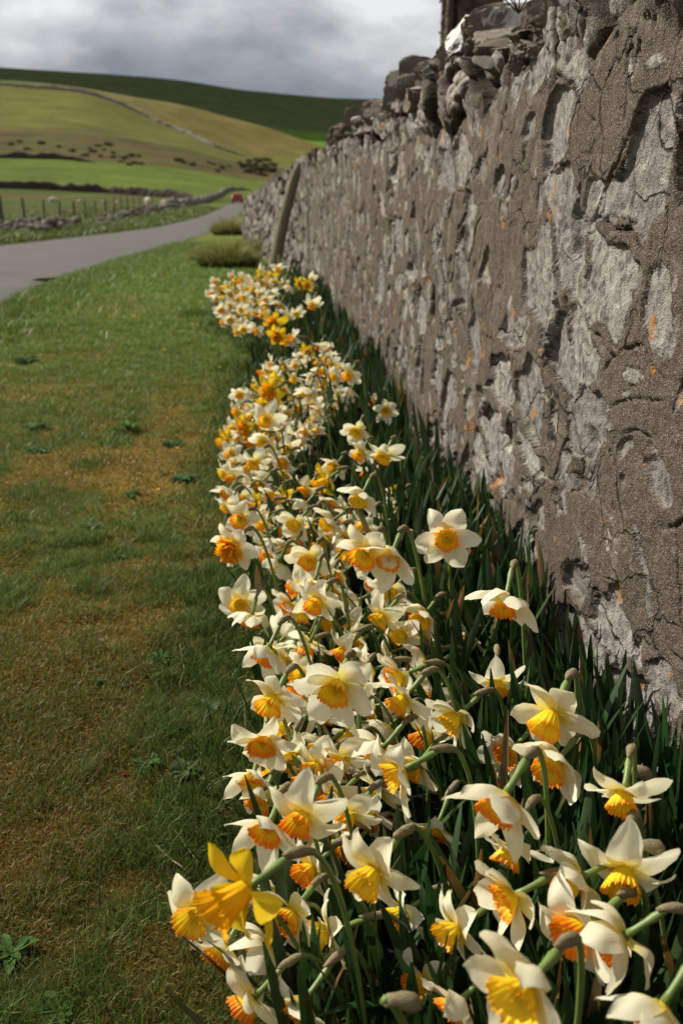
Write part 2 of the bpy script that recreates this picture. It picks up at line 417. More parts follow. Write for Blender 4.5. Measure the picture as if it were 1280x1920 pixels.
# ------------------------------------------------------------------ bed edge, lawn masks
def bed_left(Y): return np.interp(Y, [0, .6, 1.2, 2, 3, 4.2, 5.5, 7, 8.4, 9], [.10, .09, .05, .04, .02, .02, .10, -.08, .1, .5])
def mossmask(X, Y):
    n = fbm(X*2.1, Y*1.2, s=51, o=5, g=.6)+.35*fbm(X*9, Y*9, s=52, o=3)
    m = sst(-.18, .20, n+.12)*.95
    m = m*sst(-.05, .3, bed_left(Y)-X+.15*fbm(X*4, Y*4, s=53, o=2))       # green beside the bed
    far = sst(3.2, 5.5, Y+.6*fbm(X*2, Y*2, s=54, o=2))
    return m*(1-.65*far)
def ccmix(a, b, t): return np.array(a)[None]*(1-t[:, None])+np.array(b)[None]*t[:, None]
def build_ground():
    rows = [-60, -35, -20, -12, -7, -4, -2.5, -1.5, -.8, -.3, 0, .2, .35, .5, .6]
    y = .6
    while y < 3100: y += max(.02, .0115*y); rows.append(y)
    rows = np.array(rows)
    s = np.concatenate([-np.geomspace(5, 1.03, 26), np.linspace(-1, 1, 270), np.geomspace(1.03, 5, 26)])
    Yg, S = np.meshgrid(rows, s, indexing='ij'); X = S*(.9+.55*np.maximum(Yg, 0)); X = X-.25
    X = np.where(Yg < 0, S*4, X)
    Xf, Yf = X.ravel(), Yg.ravel(); Z = zground(Xf, Yf)
    # colours: what grows where
    moss = mossmask(Xf, Yf)
    c = ccmix((.060, .068, .015), (.135, .088, .018), moss)
    c = c*(.75+.5*vnoise(Xf*3, Yf*3, s=61)[:, None]*.4+.1)
    c = c*(.75+.6*sst(1.4, 2.6, Yf))[:, None]  # near turf darkened: vignette-like falloff put into the colour
    soil = sst(-.05, .06, Xf-bed_left(Yf))*(Xf < .9)*(Yf < 8.8)*(Yf > -1)
    c = c*(1-soil[:, None])+np.array((.018, .014, .009))[None]*soil[:, None]
    farg = sst(4, 9, Yf)[:, None]
    c = c*(1-farg)+farg*(ccmix((.082, .118, .018), (.110, .112, .026), sst(-.2, .5, fbm(Xf*.8, Yf*.5, s=63, o=4))))
    r, l = redge(Yf); rj = r+.10*fbm(Yf*1.3, Yf*0+.5, s=3, o=4)
    inr = (sst(-.12, .02, rj-Xf)*sst(-.12, .1, Xf-l)*(Yf < 190))[:, None]
    inr = inr*(1-soil[:, None]); c = c*(1-inr)+np.array((.04, .03, .022))[None]*inr
    # fields by distance and bearing
    u = Xf/np.maximum(Yf, 1)
    pxs = np.interp(u, UC, PXC)
    bn = fbm(Xf/40, Yf/25, s=71, o=4)
    f1 = np.array((.058, .078, .016)); f1b = np.array((.085, .068, .025)); f2 = np.array((.088, .120, .018))
    rough = np.array((.092, .070, .027)); roughg = np.array((.072, .066, .020)); olive = np.array((.112, .115, .024)); gold = np.array((.145, .118, .036))
    dk = np.array((.075, .095, .032)); brt = np.array((.10, .165, .02))
    def band(a, b, w=8): return sst(a-w, a+w, Yf+bn*6)*(1-sst(b-w, b+w, Yf+bn*6))
    cc = c.copy()
    def put(w, colr):
        nonlocal cc; cc = cc*(1-w[:, None])+(colr if np.ndim(colr) == 2 else np.array(colr)[None])*w[:, None]
    m1 = sst(-.1, .5, fbm(Xf/22, Yf/12, s=72, o=4))
    leftoffence = sst(0, 2, (-9.5-Xf)+0*Yf)*(Yf > 40)
    put(np.maximum(leftoffence, sst(150, 170, Yf)), ccmix(f1, f1b, m1))
    put(band(215, 335, 1.5), ccmix(f2, f1, .3*m1))
    put(band(335, 440), ccmix(roughg, rough, sst(-.4, .4, fbm(Xf/35, Yf/18, s=73, o=5))))
    put(band(335, 440)*sst(.1, .35, fbm(Xf/14, Yf/7, s=75, o=4))*.7, (.055, .045, .022))
    put(sst(430, 450, Yf+bn*10), ccmix(olive, roughg, sst(0, .5, fbm(Xf/90, Yf/50, s=74, o=4))))
    put(sst(598, 603, Yf), ccmix(gold, olive, .5*sst(0, .5, bn)))
    put(sst(598, 603, Yf)*(1-sst(30, 175, pxs)), (.075, .095, .024))
    put(sst(745, 790, Yf), brt)
    put(sst(1000, 1040, Yf+20*bn), dk)
    V = np.stack([Xf, Yf, Z], 1)
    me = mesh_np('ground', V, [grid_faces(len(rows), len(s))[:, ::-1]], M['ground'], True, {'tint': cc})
    tag(obj('ground', me), kind='structure')
    # road
    ry = np.concatenate([np.arange(-30, 3, 2.), np.arange(3, 40, .12), np.geomspace(40, 190, 120)])
    r, l = redge(ry); r = r+.10*fbm(ry*1.3, ry*0+.5, s=3, o=4)+.05*fbm(ry*6, ry*0+2.5, s=4, o=3)-.05
    r = r-.30*np.exp(-((ry-11.6)/.5)**2)
    l = l+.1*fbm(ry*.9, ry*0+7.5, s=5, o=3)
    t = np.linspace(0, 1, 22); X = l[:, None]+(r-l)[:, None]*t[None]; Yr = np.repeat(ry[:, None], 22, 1)
    Zr = zter(X.ravel(), Yr.ravel())+.004+.05*np.repeat((1-(2*t-1)**2)[None], len(ry), 0).ravel()*.6-.01
    me = mesh_np('road', np.stack([X.ravel(), Yr.ravel(), Zr], 1), [grid_faces(len(ry), 22)[:, ::-1]], M['road'])
    tag(obj('road', me), kind='structure')
build_ground()

# ------------------------------------------------------------------ blades (vectorised)
def blades(base, h, w, az, lean, tint, face=None, curl=.5):
    """5-vertex blades; az = direction of lean"""
    n = len(base); d = np.stack([np.cos(az), np.sin(az), np.zeros(n)], 1)
    fa = RNG.uniform(0, 2*math.pi, n) if face is None else face
    s = np.stack([np.cos(fa), np.sin(fa), np.zeros(n)], 1)*w[:, None]*.5
    up = np.array([0, 0, 1.])[None]
    mid = base+up*(h*.55)[:, None]+d*(h*lean*.35)[:, None]
    tip = base+up*(h*(1-.35*lean*curl))[:, None]+d*(h*lean)[:, None]
    V = np.stack([base-s, base+s, mid+s*.75, mid-s*.75, tip], 1).reshape(-1, 3)
    i = np.arange(n)*5
    Q = np.stack([i, i+1, i+2, i+3], 1); T = np.stack([i+3, i+2, i+4], 1)
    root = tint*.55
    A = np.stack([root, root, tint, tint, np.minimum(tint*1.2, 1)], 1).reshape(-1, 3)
    return V, [Q, T], A
def scatter(n, y0, y1, pw=1.):
    """points in the lawn wedge, denser near"""
    Y = y0+(y1-y0)*RNG.random(n)**pw
    xl = -.37*Y-.14; xr = np.minimum(bed_left(Y)+.05, .6)
    xl = np.maximum(xl, np.interp(Y, RY, RR)-.05)
    X = xl+(xr-xl)*RNG.random(n)
    return X, Y
def lawn():
    mb = MB()
    green = np.array([(.066, .112, .018), (.084, .130, .022), (.044, .086, .016), (.112, .130, .030), (.22, .20, .09)])
    mossc = np.array([(.165, .105, .017), (.19, .115, .018), (.115, .075, .015), (.20, .15, .05), (.085, .088, .018)])
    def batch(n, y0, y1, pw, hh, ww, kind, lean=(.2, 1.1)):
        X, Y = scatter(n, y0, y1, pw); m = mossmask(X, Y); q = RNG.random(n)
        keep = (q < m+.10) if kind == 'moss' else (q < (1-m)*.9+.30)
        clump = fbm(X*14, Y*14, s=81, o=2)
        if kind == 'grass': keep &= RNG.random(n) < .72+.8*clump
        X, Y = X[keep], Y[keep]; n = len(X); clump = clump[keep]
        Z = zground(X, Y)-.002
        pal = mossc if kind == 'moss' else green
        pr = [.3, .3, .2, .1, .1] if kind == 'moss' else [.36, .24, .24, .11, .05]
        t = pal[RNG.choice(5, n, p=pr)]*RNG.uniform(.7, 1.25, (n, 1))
        t = t*((1.15+.65*sst(1.3, 2.4, Y)) if kind == 'moss' else (1.25+.20*sst(1.3, 2.4, Y)+.75*sst(2.8, 6, Y)))[:, None]  # blades darker near the camera, brighter further off: vignette-like falloff painted in
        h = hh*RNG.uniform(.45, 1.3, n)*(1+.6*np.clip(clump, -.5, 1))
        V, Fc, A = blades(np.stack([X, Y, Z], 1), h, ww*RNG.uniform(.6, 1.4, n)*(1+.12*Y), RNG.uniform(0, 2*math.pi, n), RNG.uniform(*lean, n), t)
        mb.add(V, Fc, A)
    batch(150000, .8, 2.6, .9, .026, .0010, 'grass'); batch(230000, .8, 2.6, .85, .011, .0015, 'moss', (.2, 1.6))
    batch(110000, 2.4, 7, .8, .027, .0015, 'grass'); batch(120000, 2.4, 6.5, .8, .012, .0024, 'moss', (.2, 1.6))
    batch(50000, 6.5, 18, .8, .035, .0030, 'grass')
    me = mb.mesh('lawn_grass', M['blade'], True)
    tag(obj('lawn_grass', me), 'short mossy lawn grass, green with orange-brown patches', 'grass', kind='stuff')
    # longer grass fringing the bed and the road
    mb = MB()
    n = 15000; Y = RNG.uniform(.8, 9.5, n)**1.0; X = bed_left(Y)+RNG.normal(-.03, .07, n)-.12*RNG.random(n)*(fbm(Y*1.1, Y*0, s=83, o=3) > 0)
    k = fbm(X*5, Y*3, s=84, o=3) > -.15; X, Y = X[k], Y[k]; n = len(X)
    t = green[RNG.choice(4, n)]*RNG.uniform(.6, 1.1, (n, 1))
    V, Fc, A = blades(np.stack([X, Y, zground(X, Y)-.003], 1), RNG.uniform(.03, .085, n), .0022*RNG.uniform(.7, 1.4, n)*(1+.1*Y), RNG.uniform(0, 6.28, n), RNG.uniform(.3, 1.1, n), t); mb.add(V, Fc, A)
    n = 16000; Y = RNG.uniform(6, 26, n); X = np.interp(Y, RY, RR)+np.abs(RNG.normal(.05, .35, n))
    k = X < .55; X, Y = X[k], Y[k]; n = len(X)
    t = green[RNG.choice(5, n, p=[.28, .34, .12, .25, .01])]*RNG.uniform(1.1, 1.8, (n, 1))
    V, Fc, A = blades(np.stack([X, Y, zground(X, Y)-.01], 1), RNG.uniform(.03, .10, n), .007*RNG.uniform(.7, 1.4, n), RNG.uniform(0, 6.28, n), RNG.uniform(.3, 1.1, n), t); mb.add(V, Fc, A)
    n = 34000; Y = np.exp(RNG.uniform(math.log(11), math.log(120), n)); X = np.interp(Y, RY, RL)-np.abs(RNG.normal(0, .055, n))*Y*1.2-.02
    t = green[RNG.choice(5, n, p=[.2, .3, .1, .25, .15])]*RNG.uniform(.8, 1.4, (n, 1))
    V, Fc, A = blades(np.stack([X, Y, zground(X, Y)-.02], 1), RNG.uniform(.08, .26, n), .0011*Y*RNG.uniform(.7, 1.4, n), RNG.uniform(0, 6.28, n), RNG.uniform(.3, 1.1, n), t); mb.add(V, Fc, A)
    tag(obj('verge_grass', mb.mesh('verge_grass', M['blade'])), 'longer green grass fringing the flower bed and both road edges', 'grass', kind='stuff')
lawn()
def tussock(px, py, w, h, n, dry, label, name='grass_tussock'):
    P = land(px, py, 5, 60); mb = MB()
    a = RNG.uniform(0, 2*math.pi, n); r = np.sqrt(RNG.random(n))
    base = np.stack([np.cos(a)*r*w*.42, np.sin(a)*r*w*.5, np.full(n, -.02)], 1)
    base[:, 2] += zground(base[:, 0]+P[0], base[:, 1]+P[1])-P[2]
    t = np.where(RNG.random((n, 1)) < dry, np.array([(.36, .27, .12)]), np.array([(.12, .17, .03)]))*RNG.uniform(.6, 1.3, (n, 1))
    V, Fc, A = blades(base, h*RNG.uniform(.5, 1.15, n)*(1.1-.5*r), w*.014*RNG.uniform(.6, 1.4, n), a+RNG.normal(0, .6, n), RNG.uniform(.2, 1.3, n)*(.3+r), t, curl=1.)
    mb.add(V, Fc, A); o = obj(name, mb.mesh(name, M['blade'])); o.location = P
    tag(o, label, 'tussock', 'rough grass tussocks on the verge')
tussock(428, 500, .80, .42, 3600, .35, 'straw-coloured rough grass tussock on the verge left of the leaning pole')
tussock(472, 484, .6, .42, 2400, .5, 'dry brown tussock touching the foot of the wall behind the daffodils')
tussock(385, 488, .55, .27, 2200, .45, 'low tussock with dead straw hanging down, nearest the road')
tussock(430, 440, 1.2, .75, 2000, .5, 'far reddish tussock beside the road near the wall end')
tussock(372, 590, .30, .09, 1500, .0, 'dark green grass clump left of the farthest daffodils')
tussock(445, 690, .24, .09, 1600, .0, 'dark green ferny clump between the two daffodil groups')

# ------------------------------------------------------------------ big wall
NOM = None
def path(s):
    """s (numpy) -> x, y, nx, ny of the road-side face"""
    s = np.asarray(s, float)
    KX, KY = .6, 10.35
    dx, dy = -.62, 11.6; L = math.hypot(dx, dy); q = np.clip(s-KY, 0, None)/L
    x = np.where(s < KY, KX, KX+dx*q); y = np.where(s < KY, s, KY+dy*q)
    w = sst(KY-.3, KY+.3, s)
    nx = -1*(1-w)+(-dy/L)*w; ny = 0*(1-w)+(dx/L)*w
    return x, y, nx, ny
def wbase(s):
    x, y, _, _ = path(s); return zter(x, y)-.06
def wtop(s):
    s = np.asarray(s, float)
    return np.interp(s, [-2, 1.95, 2.25, 3.6, 4.6, 10, 11.5, 15, 19, 21, 21.9, 22.1], [1.30, 1.27, 1.22, 1.23, 1.17, 1.14, 1.03, .86, .62, .42, .15, -.1])
def wall_relief(s, z):
    wx = s+.11*fbm(s*4, z*4, s=101, o=3); wz = z+.10*fbm(s*4, z*4, s=102, o=3)
    f1, f2, idn, vx, vz = voro(wx/.20+.3*np.sin(wz*3), wz/.15, s=7)
    e = (f2-f1)
    g1, g2, id2, ux, uz = voro(wx/.085+4, wz/.07, s=77); e2 = g2-g1
    fd = 1/(1+.5*np.clip(s-1.5, 0, 20))
    ragged = .30*fbm(s*8, z*8, s=103, o=3, g=.55)+fd*.06*fbm(s*45, z*45, s=104, o=2)
    thr = .10+1.0*idn**1.3; sw = .03+.015*np.clip(s-1, 0, 9)
    ed = e-thr*.75+ragged-.02; stone = sst(-sw, sw, ed); stonec = sst(-.02, .02, ed)
    thr2 = .25+1.5*id2; stone2 = sst(-.02, .03, e2-thr2*.7+ragged-.04)*(1-stone)
    upz = np.interp(s, [0, 1.95, 2.5, 3.4, 30], [1.17, 1.17, 1.11, 1.07, 1.03]); up = sst(upz-.06, upz+.07, z+.06*fbm(s*3, z*3, s=105, o=3)+ .0*s)
    up = np.maximum(up, sst(10.2, 11.2, s))
    mort = .010*fbm(s*4, z*4, s=106, o=4)+fd*.004*fbm(s*30, z*30, s=107, o=4, g=.6)+fd*.0015*fbm(s*120, z*120, s=108, o=2)
    tilt = (_h(np.floor(idn*9999), np.floor(idn*777), np.floor(idn*55), 3)-.5)
    tilt2 = (_h(np.floor(idn*1234), np.floor(idn*77), np.floor(idn*5), 8)-.5)
    face = -.007+.030*tilt*vx+.030*tilt2*vz+.012*(idn-.5)+.006*fbm(s*14, z*9, s=109, o=5, g=.6)+fd*.0016*fbm(s*110, z*60, s=110, o=3)
    h = mort*(1-stone)+face*stone
    h = h*(1-stone2)+(mort-.003+.02*tilt2)*stone2
    # lip of mortar and cracks round some stones
    edge = e-thr*.75+ragged
    crack = sst(.022, .0, np.abs(edge+.02))*sst(.12, .35, fbm(s*3.2, z*3.2, s=111, o=2))*.012
    jointc = sst(.04, .0, e+.01*fbm(s*20, z*20, s=112, o=2))*sst(.08, .32, fbm(s*2.6, z*2.6, s=113, o=2))
    h = h-crack-.022*jointc*(1-up)
    gouge = sst(.48, .66, fbm(s*6.5, z*8, s=140, o=3)); h = h-.018*gouge*(1-up)
    # loose stonework near the top
    dome = np.sqrt(np.clip(e*1.6+.15*ragged, 0, 1)); dome2 = np.sqrt(np.clip(e2*1.5, 0, 1))
    hu = .042*np.clip(dome*1.7, 0, 1)+.014*np.clip(dome2*1.5, 0, 1)+.035*(idn-.5)+.09*tilt*vx+.10*tilt2*vz+.012*fbm(s*16, z*16, s=114, o=4, g=.65)-.045
    h = h*(1-up)+hu*up
    cav = np.maximum(jointc*.75*(1-up), up*sst(.16, .03, e))
    cav = np.maximum(cav, sst(.002, .012, crack)*.6)
    sm = np.clip(stonec+stone2, 0, 1)*(1-up)+up*sst(.12, .25, e+.3*ragged)
    idm = np.where(stone2 > .5, id2, idn)
    h = h+.02*fbm(s*.9, z*.9, s=115, o=2)
    # horizontal rubbed-out hollow and mossy base
    return h, sm, idm, cav
def build_wall():
    s = [-2.0]; 
    while s[-1] < 22.1:
        y = s[-1]; s.append(y+(.06 if y < .5 else max(.0036, .0019*y) if y < 10 else .03))
    s = np.array(s); nz = 330
    t = np.linspace(0, 1, nz)
    S, T = np.meshgrid(s, t, indexing='ij'); zb = wbase(S); zt = wtop(S)
    topn = .05*fbm(S*4, S*0, s=120, o=4)
    Z = zb+(zt+topn-zb)*T
    h, sm, idm, cav = wall_relief(S, Z)
    foot = sst(.12, -.02, Z-zb-.06)
    h = h+.02*foot
    x, y, nx, ny = path(S)
    V = np.stack([x+nx*h, y+ny*h, Z], -1).reshape(-1, 3)
    A = np.stack([sm, idm, np.clip(cav, 0, 1)], -1).reshape(-1, 3)
    F1 = grid_faces(len(s), nz)
    # top and back as a coarse continuation
    k = 9; xb, yb, nxb, nyb = [q[:, 0] for q in (x, y, nx, ny)]
    topz = Z[:, -1]; rows = []
    ext = []
    for j in range(1, k):
        d = .48*j/(k-1); zz = topz+.02*fbm(s*6, s*0+j, s=130, o=3)
        ext.append(np.stack([xb-nxb*d, yb-nyb*d, zz], 1))
    for zz in (.75, .4, 0.):
        ext.append(np.stack([xb-nxb*.48, yb-nyb*.48, zb[:, 0]+(topz-zb[:, 0])*zz], 1))
    ext = np.stack(ext, 1)  # (ns, m, 3)
    m = ext.shape[1]; off = len(V)
    first = V.reshape(len(s), nz, 3)[:, -1]; idx0 = np.arange(len(s))*nz+nz-1
    cols = np.concatenate([idx0[:, None], off+np.arange(len(s)*m).reshape(len(s), m)], 1)
    a, b, c, d = cols[:-1, :-1], cols[1:, :-1], cols[1:, 1:], cols[:-1, 1:]
    F2 = np.stack([a, b, c, d], -1).reshape(-1, 4)
    V = np.concatenate([V, ext.reshape(-1, 3)]); A = np.concatenate([A, np.tile([[.8, .4, 0]], (len(s)*m, 1))])
    root = empty('stone_wall', (.6, 0, 0))
    tag(root, 'tall old mortared stone wall with rough coping stones, beside the daffodils', 'wall')
    V = V-np.array([.6, 0, 0])
    obj('masonry', mesh_np('masonry', V, [F1[:, ::-1], F2[:, ::-1]], M['wall'], True, {'tint': A}), root)
    return root
WALL = build_wall()

def rock_mesh(name, size, mat, seed, n=26, rough=.06):
    """block with chiselled faces, real thickness"""
    r = np.random.default_rng(seed)
    import bmesh
    bm = bmesh.new(); bmesh.ops.create_icosphere(bm, subdivisions=5 if n > 20 else 3, radius=1)
    V = np.array([v.co[:] for v in bm.verts]); T = np.array([[v.index for v in f.verts] for f in bm.faces]); bm.free()
    p = 5.; V = V/((np.abs(V)**p).sum(1)**(1/p))[:, None]
    for _ in range(16):
        d = r.normal(size=3); d /= np.linalg.norm(d); c = r.uniform(.66, 1.05)
        q = V@d; over = np.clip(q-c, 0, None); V = V-over[:, None]*d[None]
    o = r.uniform(0, 50, 3)
    nz = fbm(V[:, 0]*1.3+o[0], V[:, 1]*1.3+o[1], V[:, 2]*1.3+o[2], s=seed, o=3)
    nf = fbm(V[:, 0]*4+o[0], V[:, 1]*4+o[1], V[:, 2]*4+o[2], s=seed+1, o=4, g=.6)
    lam = np.abs(fbm(V[:, 0]*1.2+o[1], V[:, 1]*6+o[1], V[:, 2]*1.2, s=seed+2, o=3))
    V = V*(1+.10*nz+.06*nf-.10*lam+.03*fbm(V[:, 0]*14+o[0], V[:, 1]*14, V[:, 2]*14, s=seed+5, o=3))[:, None]
    V = V*np.array(size)[None]*.5
    me = mesh_np(name, V, [T], mat, True); me.set_sharp_from_angle(angle=math.radians(38)); return me
def coping():
    s = .25; i = 0; R = random.Random(5)
    mats = ['rock_grey', 'rock_grey', 'rock_pale', 'rock_brown', 'rock_brown', 'rock_grey', 'rock_brown', 'rock_grey', 'rock_pale', 'rock_grey', 'rock_brown', 'rock_pale', 'rock_grey']
    while s < 21.0 and i < 97:
        near = s < 10.3
        th = R.choice([.04, .055, .07, .08, .10, .13])*R.uniform(.85, 1.15)*(1.15 if s < 2.2 else 1)*(1.0 if near else 1.5); hh = (R.uniform(.11, .21) if 2.25 < s < 4.2 else R.uniform(.08, .17)) if near else R.uniform(.12, .22); dp = R.uniform(.34, .5)
        x, y, nx, ny = [float(q) for q in path(s+th/2)]
        zt = float(wtop(s))
        m = mats[R.randrange(len(mats))]
        if s < 2.2: m = R.choice(['rock_grey', 'rock_brown', 'rock_grey', 'rock_pale'])
        special = abs(s-2.97) < .08
        if m == 'rock_red': hh *= .8
        me = rock_mesh('coping_stone', (dp, th*1.35, hh*1.1), M[m], 300+i, n=26 if s < 7 else 10)
        o = obj('coping_stone', me, WALL)
        push = R.uniform(-.05, .015)
        o.location = (x+dp/2-.04-push-.6, y, zt-.06+hh*.40+R.uniform(-.03, .03)+(.03 if 2.5 < s < 10 else 0))
        o.rotation_euler = (R.uniform(-.02, .42), R.uniform(-.16, .12), R.uniform(-.28, .28))
        s += th*R.uniform(.86, 1.0); i += 1
    # the leaning white-crusted block, sun side painted in, that stands proud of the coping
    P = at_Y(868, 74, 2.98)
    o = obj('coping_stone', rock_mesh('coping_stone', (.20, .13, .16), M['sunlit_crust'], 911), WALL)
    o['label'] = 'upright white-crusted coping stone, sun side painted in, with an orange lichen spot'
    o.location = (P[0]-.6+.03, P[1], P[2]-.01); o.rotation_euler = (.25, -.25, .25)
    P = at_Y(872, 85, 2.90)
    # small rubble wedged beneath the coping
    for j in range(7):
        ss = R.uniform(1.0, 7); x, y, nx, ny = [float(q) for q in path(ss)]
        o = obj('wedge_stone', rock_mesh('wedge_stone', (.10, R.uniform(.05, .12), R.uniform(.04, .07)), M[R.choice(mats)], 500+j, n=10), WALL)
        o.location = (x-.6+.01, y, float(wtop(ss))-R.uniform(.0, .08)); o.rotation_euler = (R.uniform(-.3, .3), 0, R.uniform(-.3, .3))
coping()

# leaning pole
def pole():
    b = np.array([.235, 9.75, -.06]); t = np.array([.535, 10.02, 1.07]); n = 14
    q = np.linspace(0, 1, n)[:, None]; P = b+(t-b)*q; P[:, 0] += -.02*np.sin(q[:, 0]*3.1); P[:, 1] += .03*np.sin(q[:, 0]*3.1)
    R = np.interp(q[:, 0], [0, .3, .9, .97, 1], [.062, .060, .047, .042, .022])
    V, Fc = tube(P-b, R, 20); V = V+.003*np.stack([fbm(V[:, 0]*20, V[:, 1]*20, V[:, 2]*3, s=i, o=3) for i in (1, 2, 3)], 1)
    o = obj('wooden_pole', mesh_np('wooden_pole', V, Fc, M['wood'])); o.location = b
    tag(o, 'weathered grey-brown round wooden pole leaning against the stone wall', 'pole')
pole()

# tree behind the wall
def tree():
    Pb = at_Y(868, 60, 5.6); X0, Y0 = Pb[0], Pb[1]
    root = empty('tree', (X0, Y0, -.05)); tag(root, 'rough brown tree trunk wrapped in ivy stems, rising behind the wall', 'tree')
    mb = MB(); n = 90; nn = 48; z = np.linspace(0, 3.6, n)
    a = np.arange(nn)/nn*2*math.pi; Z, A = np.meshgrid(z, a, indexing='ij')
    R = .105+.10*np.exp(-Z*1.5)+.035*fbm(np.cos(A)*2, np.sin(A)*2, Z*1.5, s=5, o=5, g=.6)+.05*fbm(np.cos(A)*6, np.sin(A)*6, Z*6, s=15, o=3)+.03*np.abs(np.sin(A*3+Z*1.3+np.sin(Z*2)))-.02*(Z/3.6)
    V = np.stack([R*np.cos(A)+.05*np.sin(Z*1.2), R*np.sin(A), Z], -1).reshape(-1, 3)
    mb.add(V, [grid_faces(n, nn, True)])
    for k in range(5):      # ivy stems clinging to it
        ph = k*1.3+random.random(); zz = np.linspace(0, 3.2, 26); aa = ph+.5*np.sin(zz*1.7+k)+.4*zz*(-1)**k*.4
        P = np.stack([np.cos(aa)*.135+.05*np.sin(zz*1.2), np.sin(aa)*.135, zz], 1); V, Fc = tube(P, .02+.008*np.sin(zz*5), 8); mb.add(V, Fc)
    top = np.array([.05*math.sin(4.3), 0, 3.55]); tips = []
    for k in range(7):
        a0 = k*.9+.3; d = np.array([math.cos(a0), math.sin(a0), 1.1]); e = top+d*random.uniform(.9, 1.4)
        P = bez(top-[0, 0, .1], top+[0, 0, .35], top+d*.5, e, 10); V, Fc = tube(P, np.linspace(.075, .02, 10), 8); mb.add(V, Fc)
        for q in range(5):
            s0 = P[4+q]; d2 = d+np.random.default_rng(k*9+q).normal(0, .6, 3); e2 = s0+d2*.5; V, Fc = tube(np.linspace(s0, e2, 5), np.linspace(.018, .005, 5), 5); mb.add(V, Fc); tips.append(e2); tips.append((s0+e2)/2)
    obj('trunk', mb.mesh('trunk', M['bark']), root)
    n = 2600; a = RNG.uniform(0, 6.28, n); zz = RNG.uniform(.4, 3.3, n); k = fbm(np.cos(a)*2, np.sin(a)*2, zz*3, s=66, o=2) > -.05; a, zz = a[k], zz[k]; n = len(a); rr = .125+.05*RNG.random(n)
    V, Fc, A = leafquads(np.stack([np.cos(a)*rr+.05*np.sin(zz*1.2), np.sin(a)*rr, zz], 1), RNG.uniform(.008, .02, n), np.array([(.07, .05, .03)])*RNG.uniform(.4, 1.5, (n, 1)))
    mb2 = MB(); mb2.add(V, Fc, A); obj('ivy', mb2.mesh('ivy', M['bushleaf'], False), root)
    tips = np.array(tips); n = 9000; c = tips[RNG.integers(0, len(tips), n)]+RNG.normal(0, .22, (n, 3)); 
    t = np.array([(.05, .085, .02)])*RNG.uniform(.5, 1.6, (n, 1))
    V, Fc, A = leafquads(c, RNG.uniform(.02, .045, n), t)
    mb = MB(); mb.add(V, Fc, A); obj('crown', mb.mesh('crown', M['bushleaf'], False), root)
def leafquads(c, sz, t):
    n = len(c); q = RNG.normal(size=(n, 3)); q /= np.linalg.norm(q, axis=1)[:, None]; r = RNG.normal(size=(n, 3)); b = np.cross(q, r); b /= np.linalg.norm(b, axis=1)[:, None]
    V = np.stack([c-q*sz[:, None], c+b*sz[:, None]*.5, c+q*sz[:, None], c-b*sz[:, None]*.5], 1).reshape(-1, 3)
    return V, [np.arange(n*4).reshape(n, 4)], np.repeat(t, 4, 0)
tree()
# tough little bush sprig on the wall top
def sprig():
    P0 = at_Y(972, 24, 2.45); mb = MB(); R = np.random.default_rng(3); tips = []
    for k in range(7):
        d = np.array([-.05+R.normal(0, .05), R.normal(0, .05), .05+.05*R.random()]); P = bez(np.zeros(3), d*.4+[0, 0, .02], d*.8, d*1.25, 7)
        V, Fc = tube(P, np.linspace(.0018, .0008, 7), 5); mb.add(V, Fc); tips += [P[3], P[4], P[5], P[6]]
    root = empty('wall_plant', P0); tag(root, 'tiny reddish twiggy plant growing on top of the wall', 'plant')
    obj('twigs', mb.mesh('twigs', M['bark']), root); tips = np.array(tips); n = 60
    c = tips[R.integers(0, len(tips), n)]+R.normal(0, .006, (n, 3)); V, Fc, A = leafquads(c, R.uniform(.004, .008, n), np.array([(.30, .13, .10)])*R.uniform(.6, 1.3, (n, 1)))
    mb = MB(); mb.add(V, Fc, A); obj('leaves', mb.mesh('leaves', M['bushleaf'], False), root)
sprig()
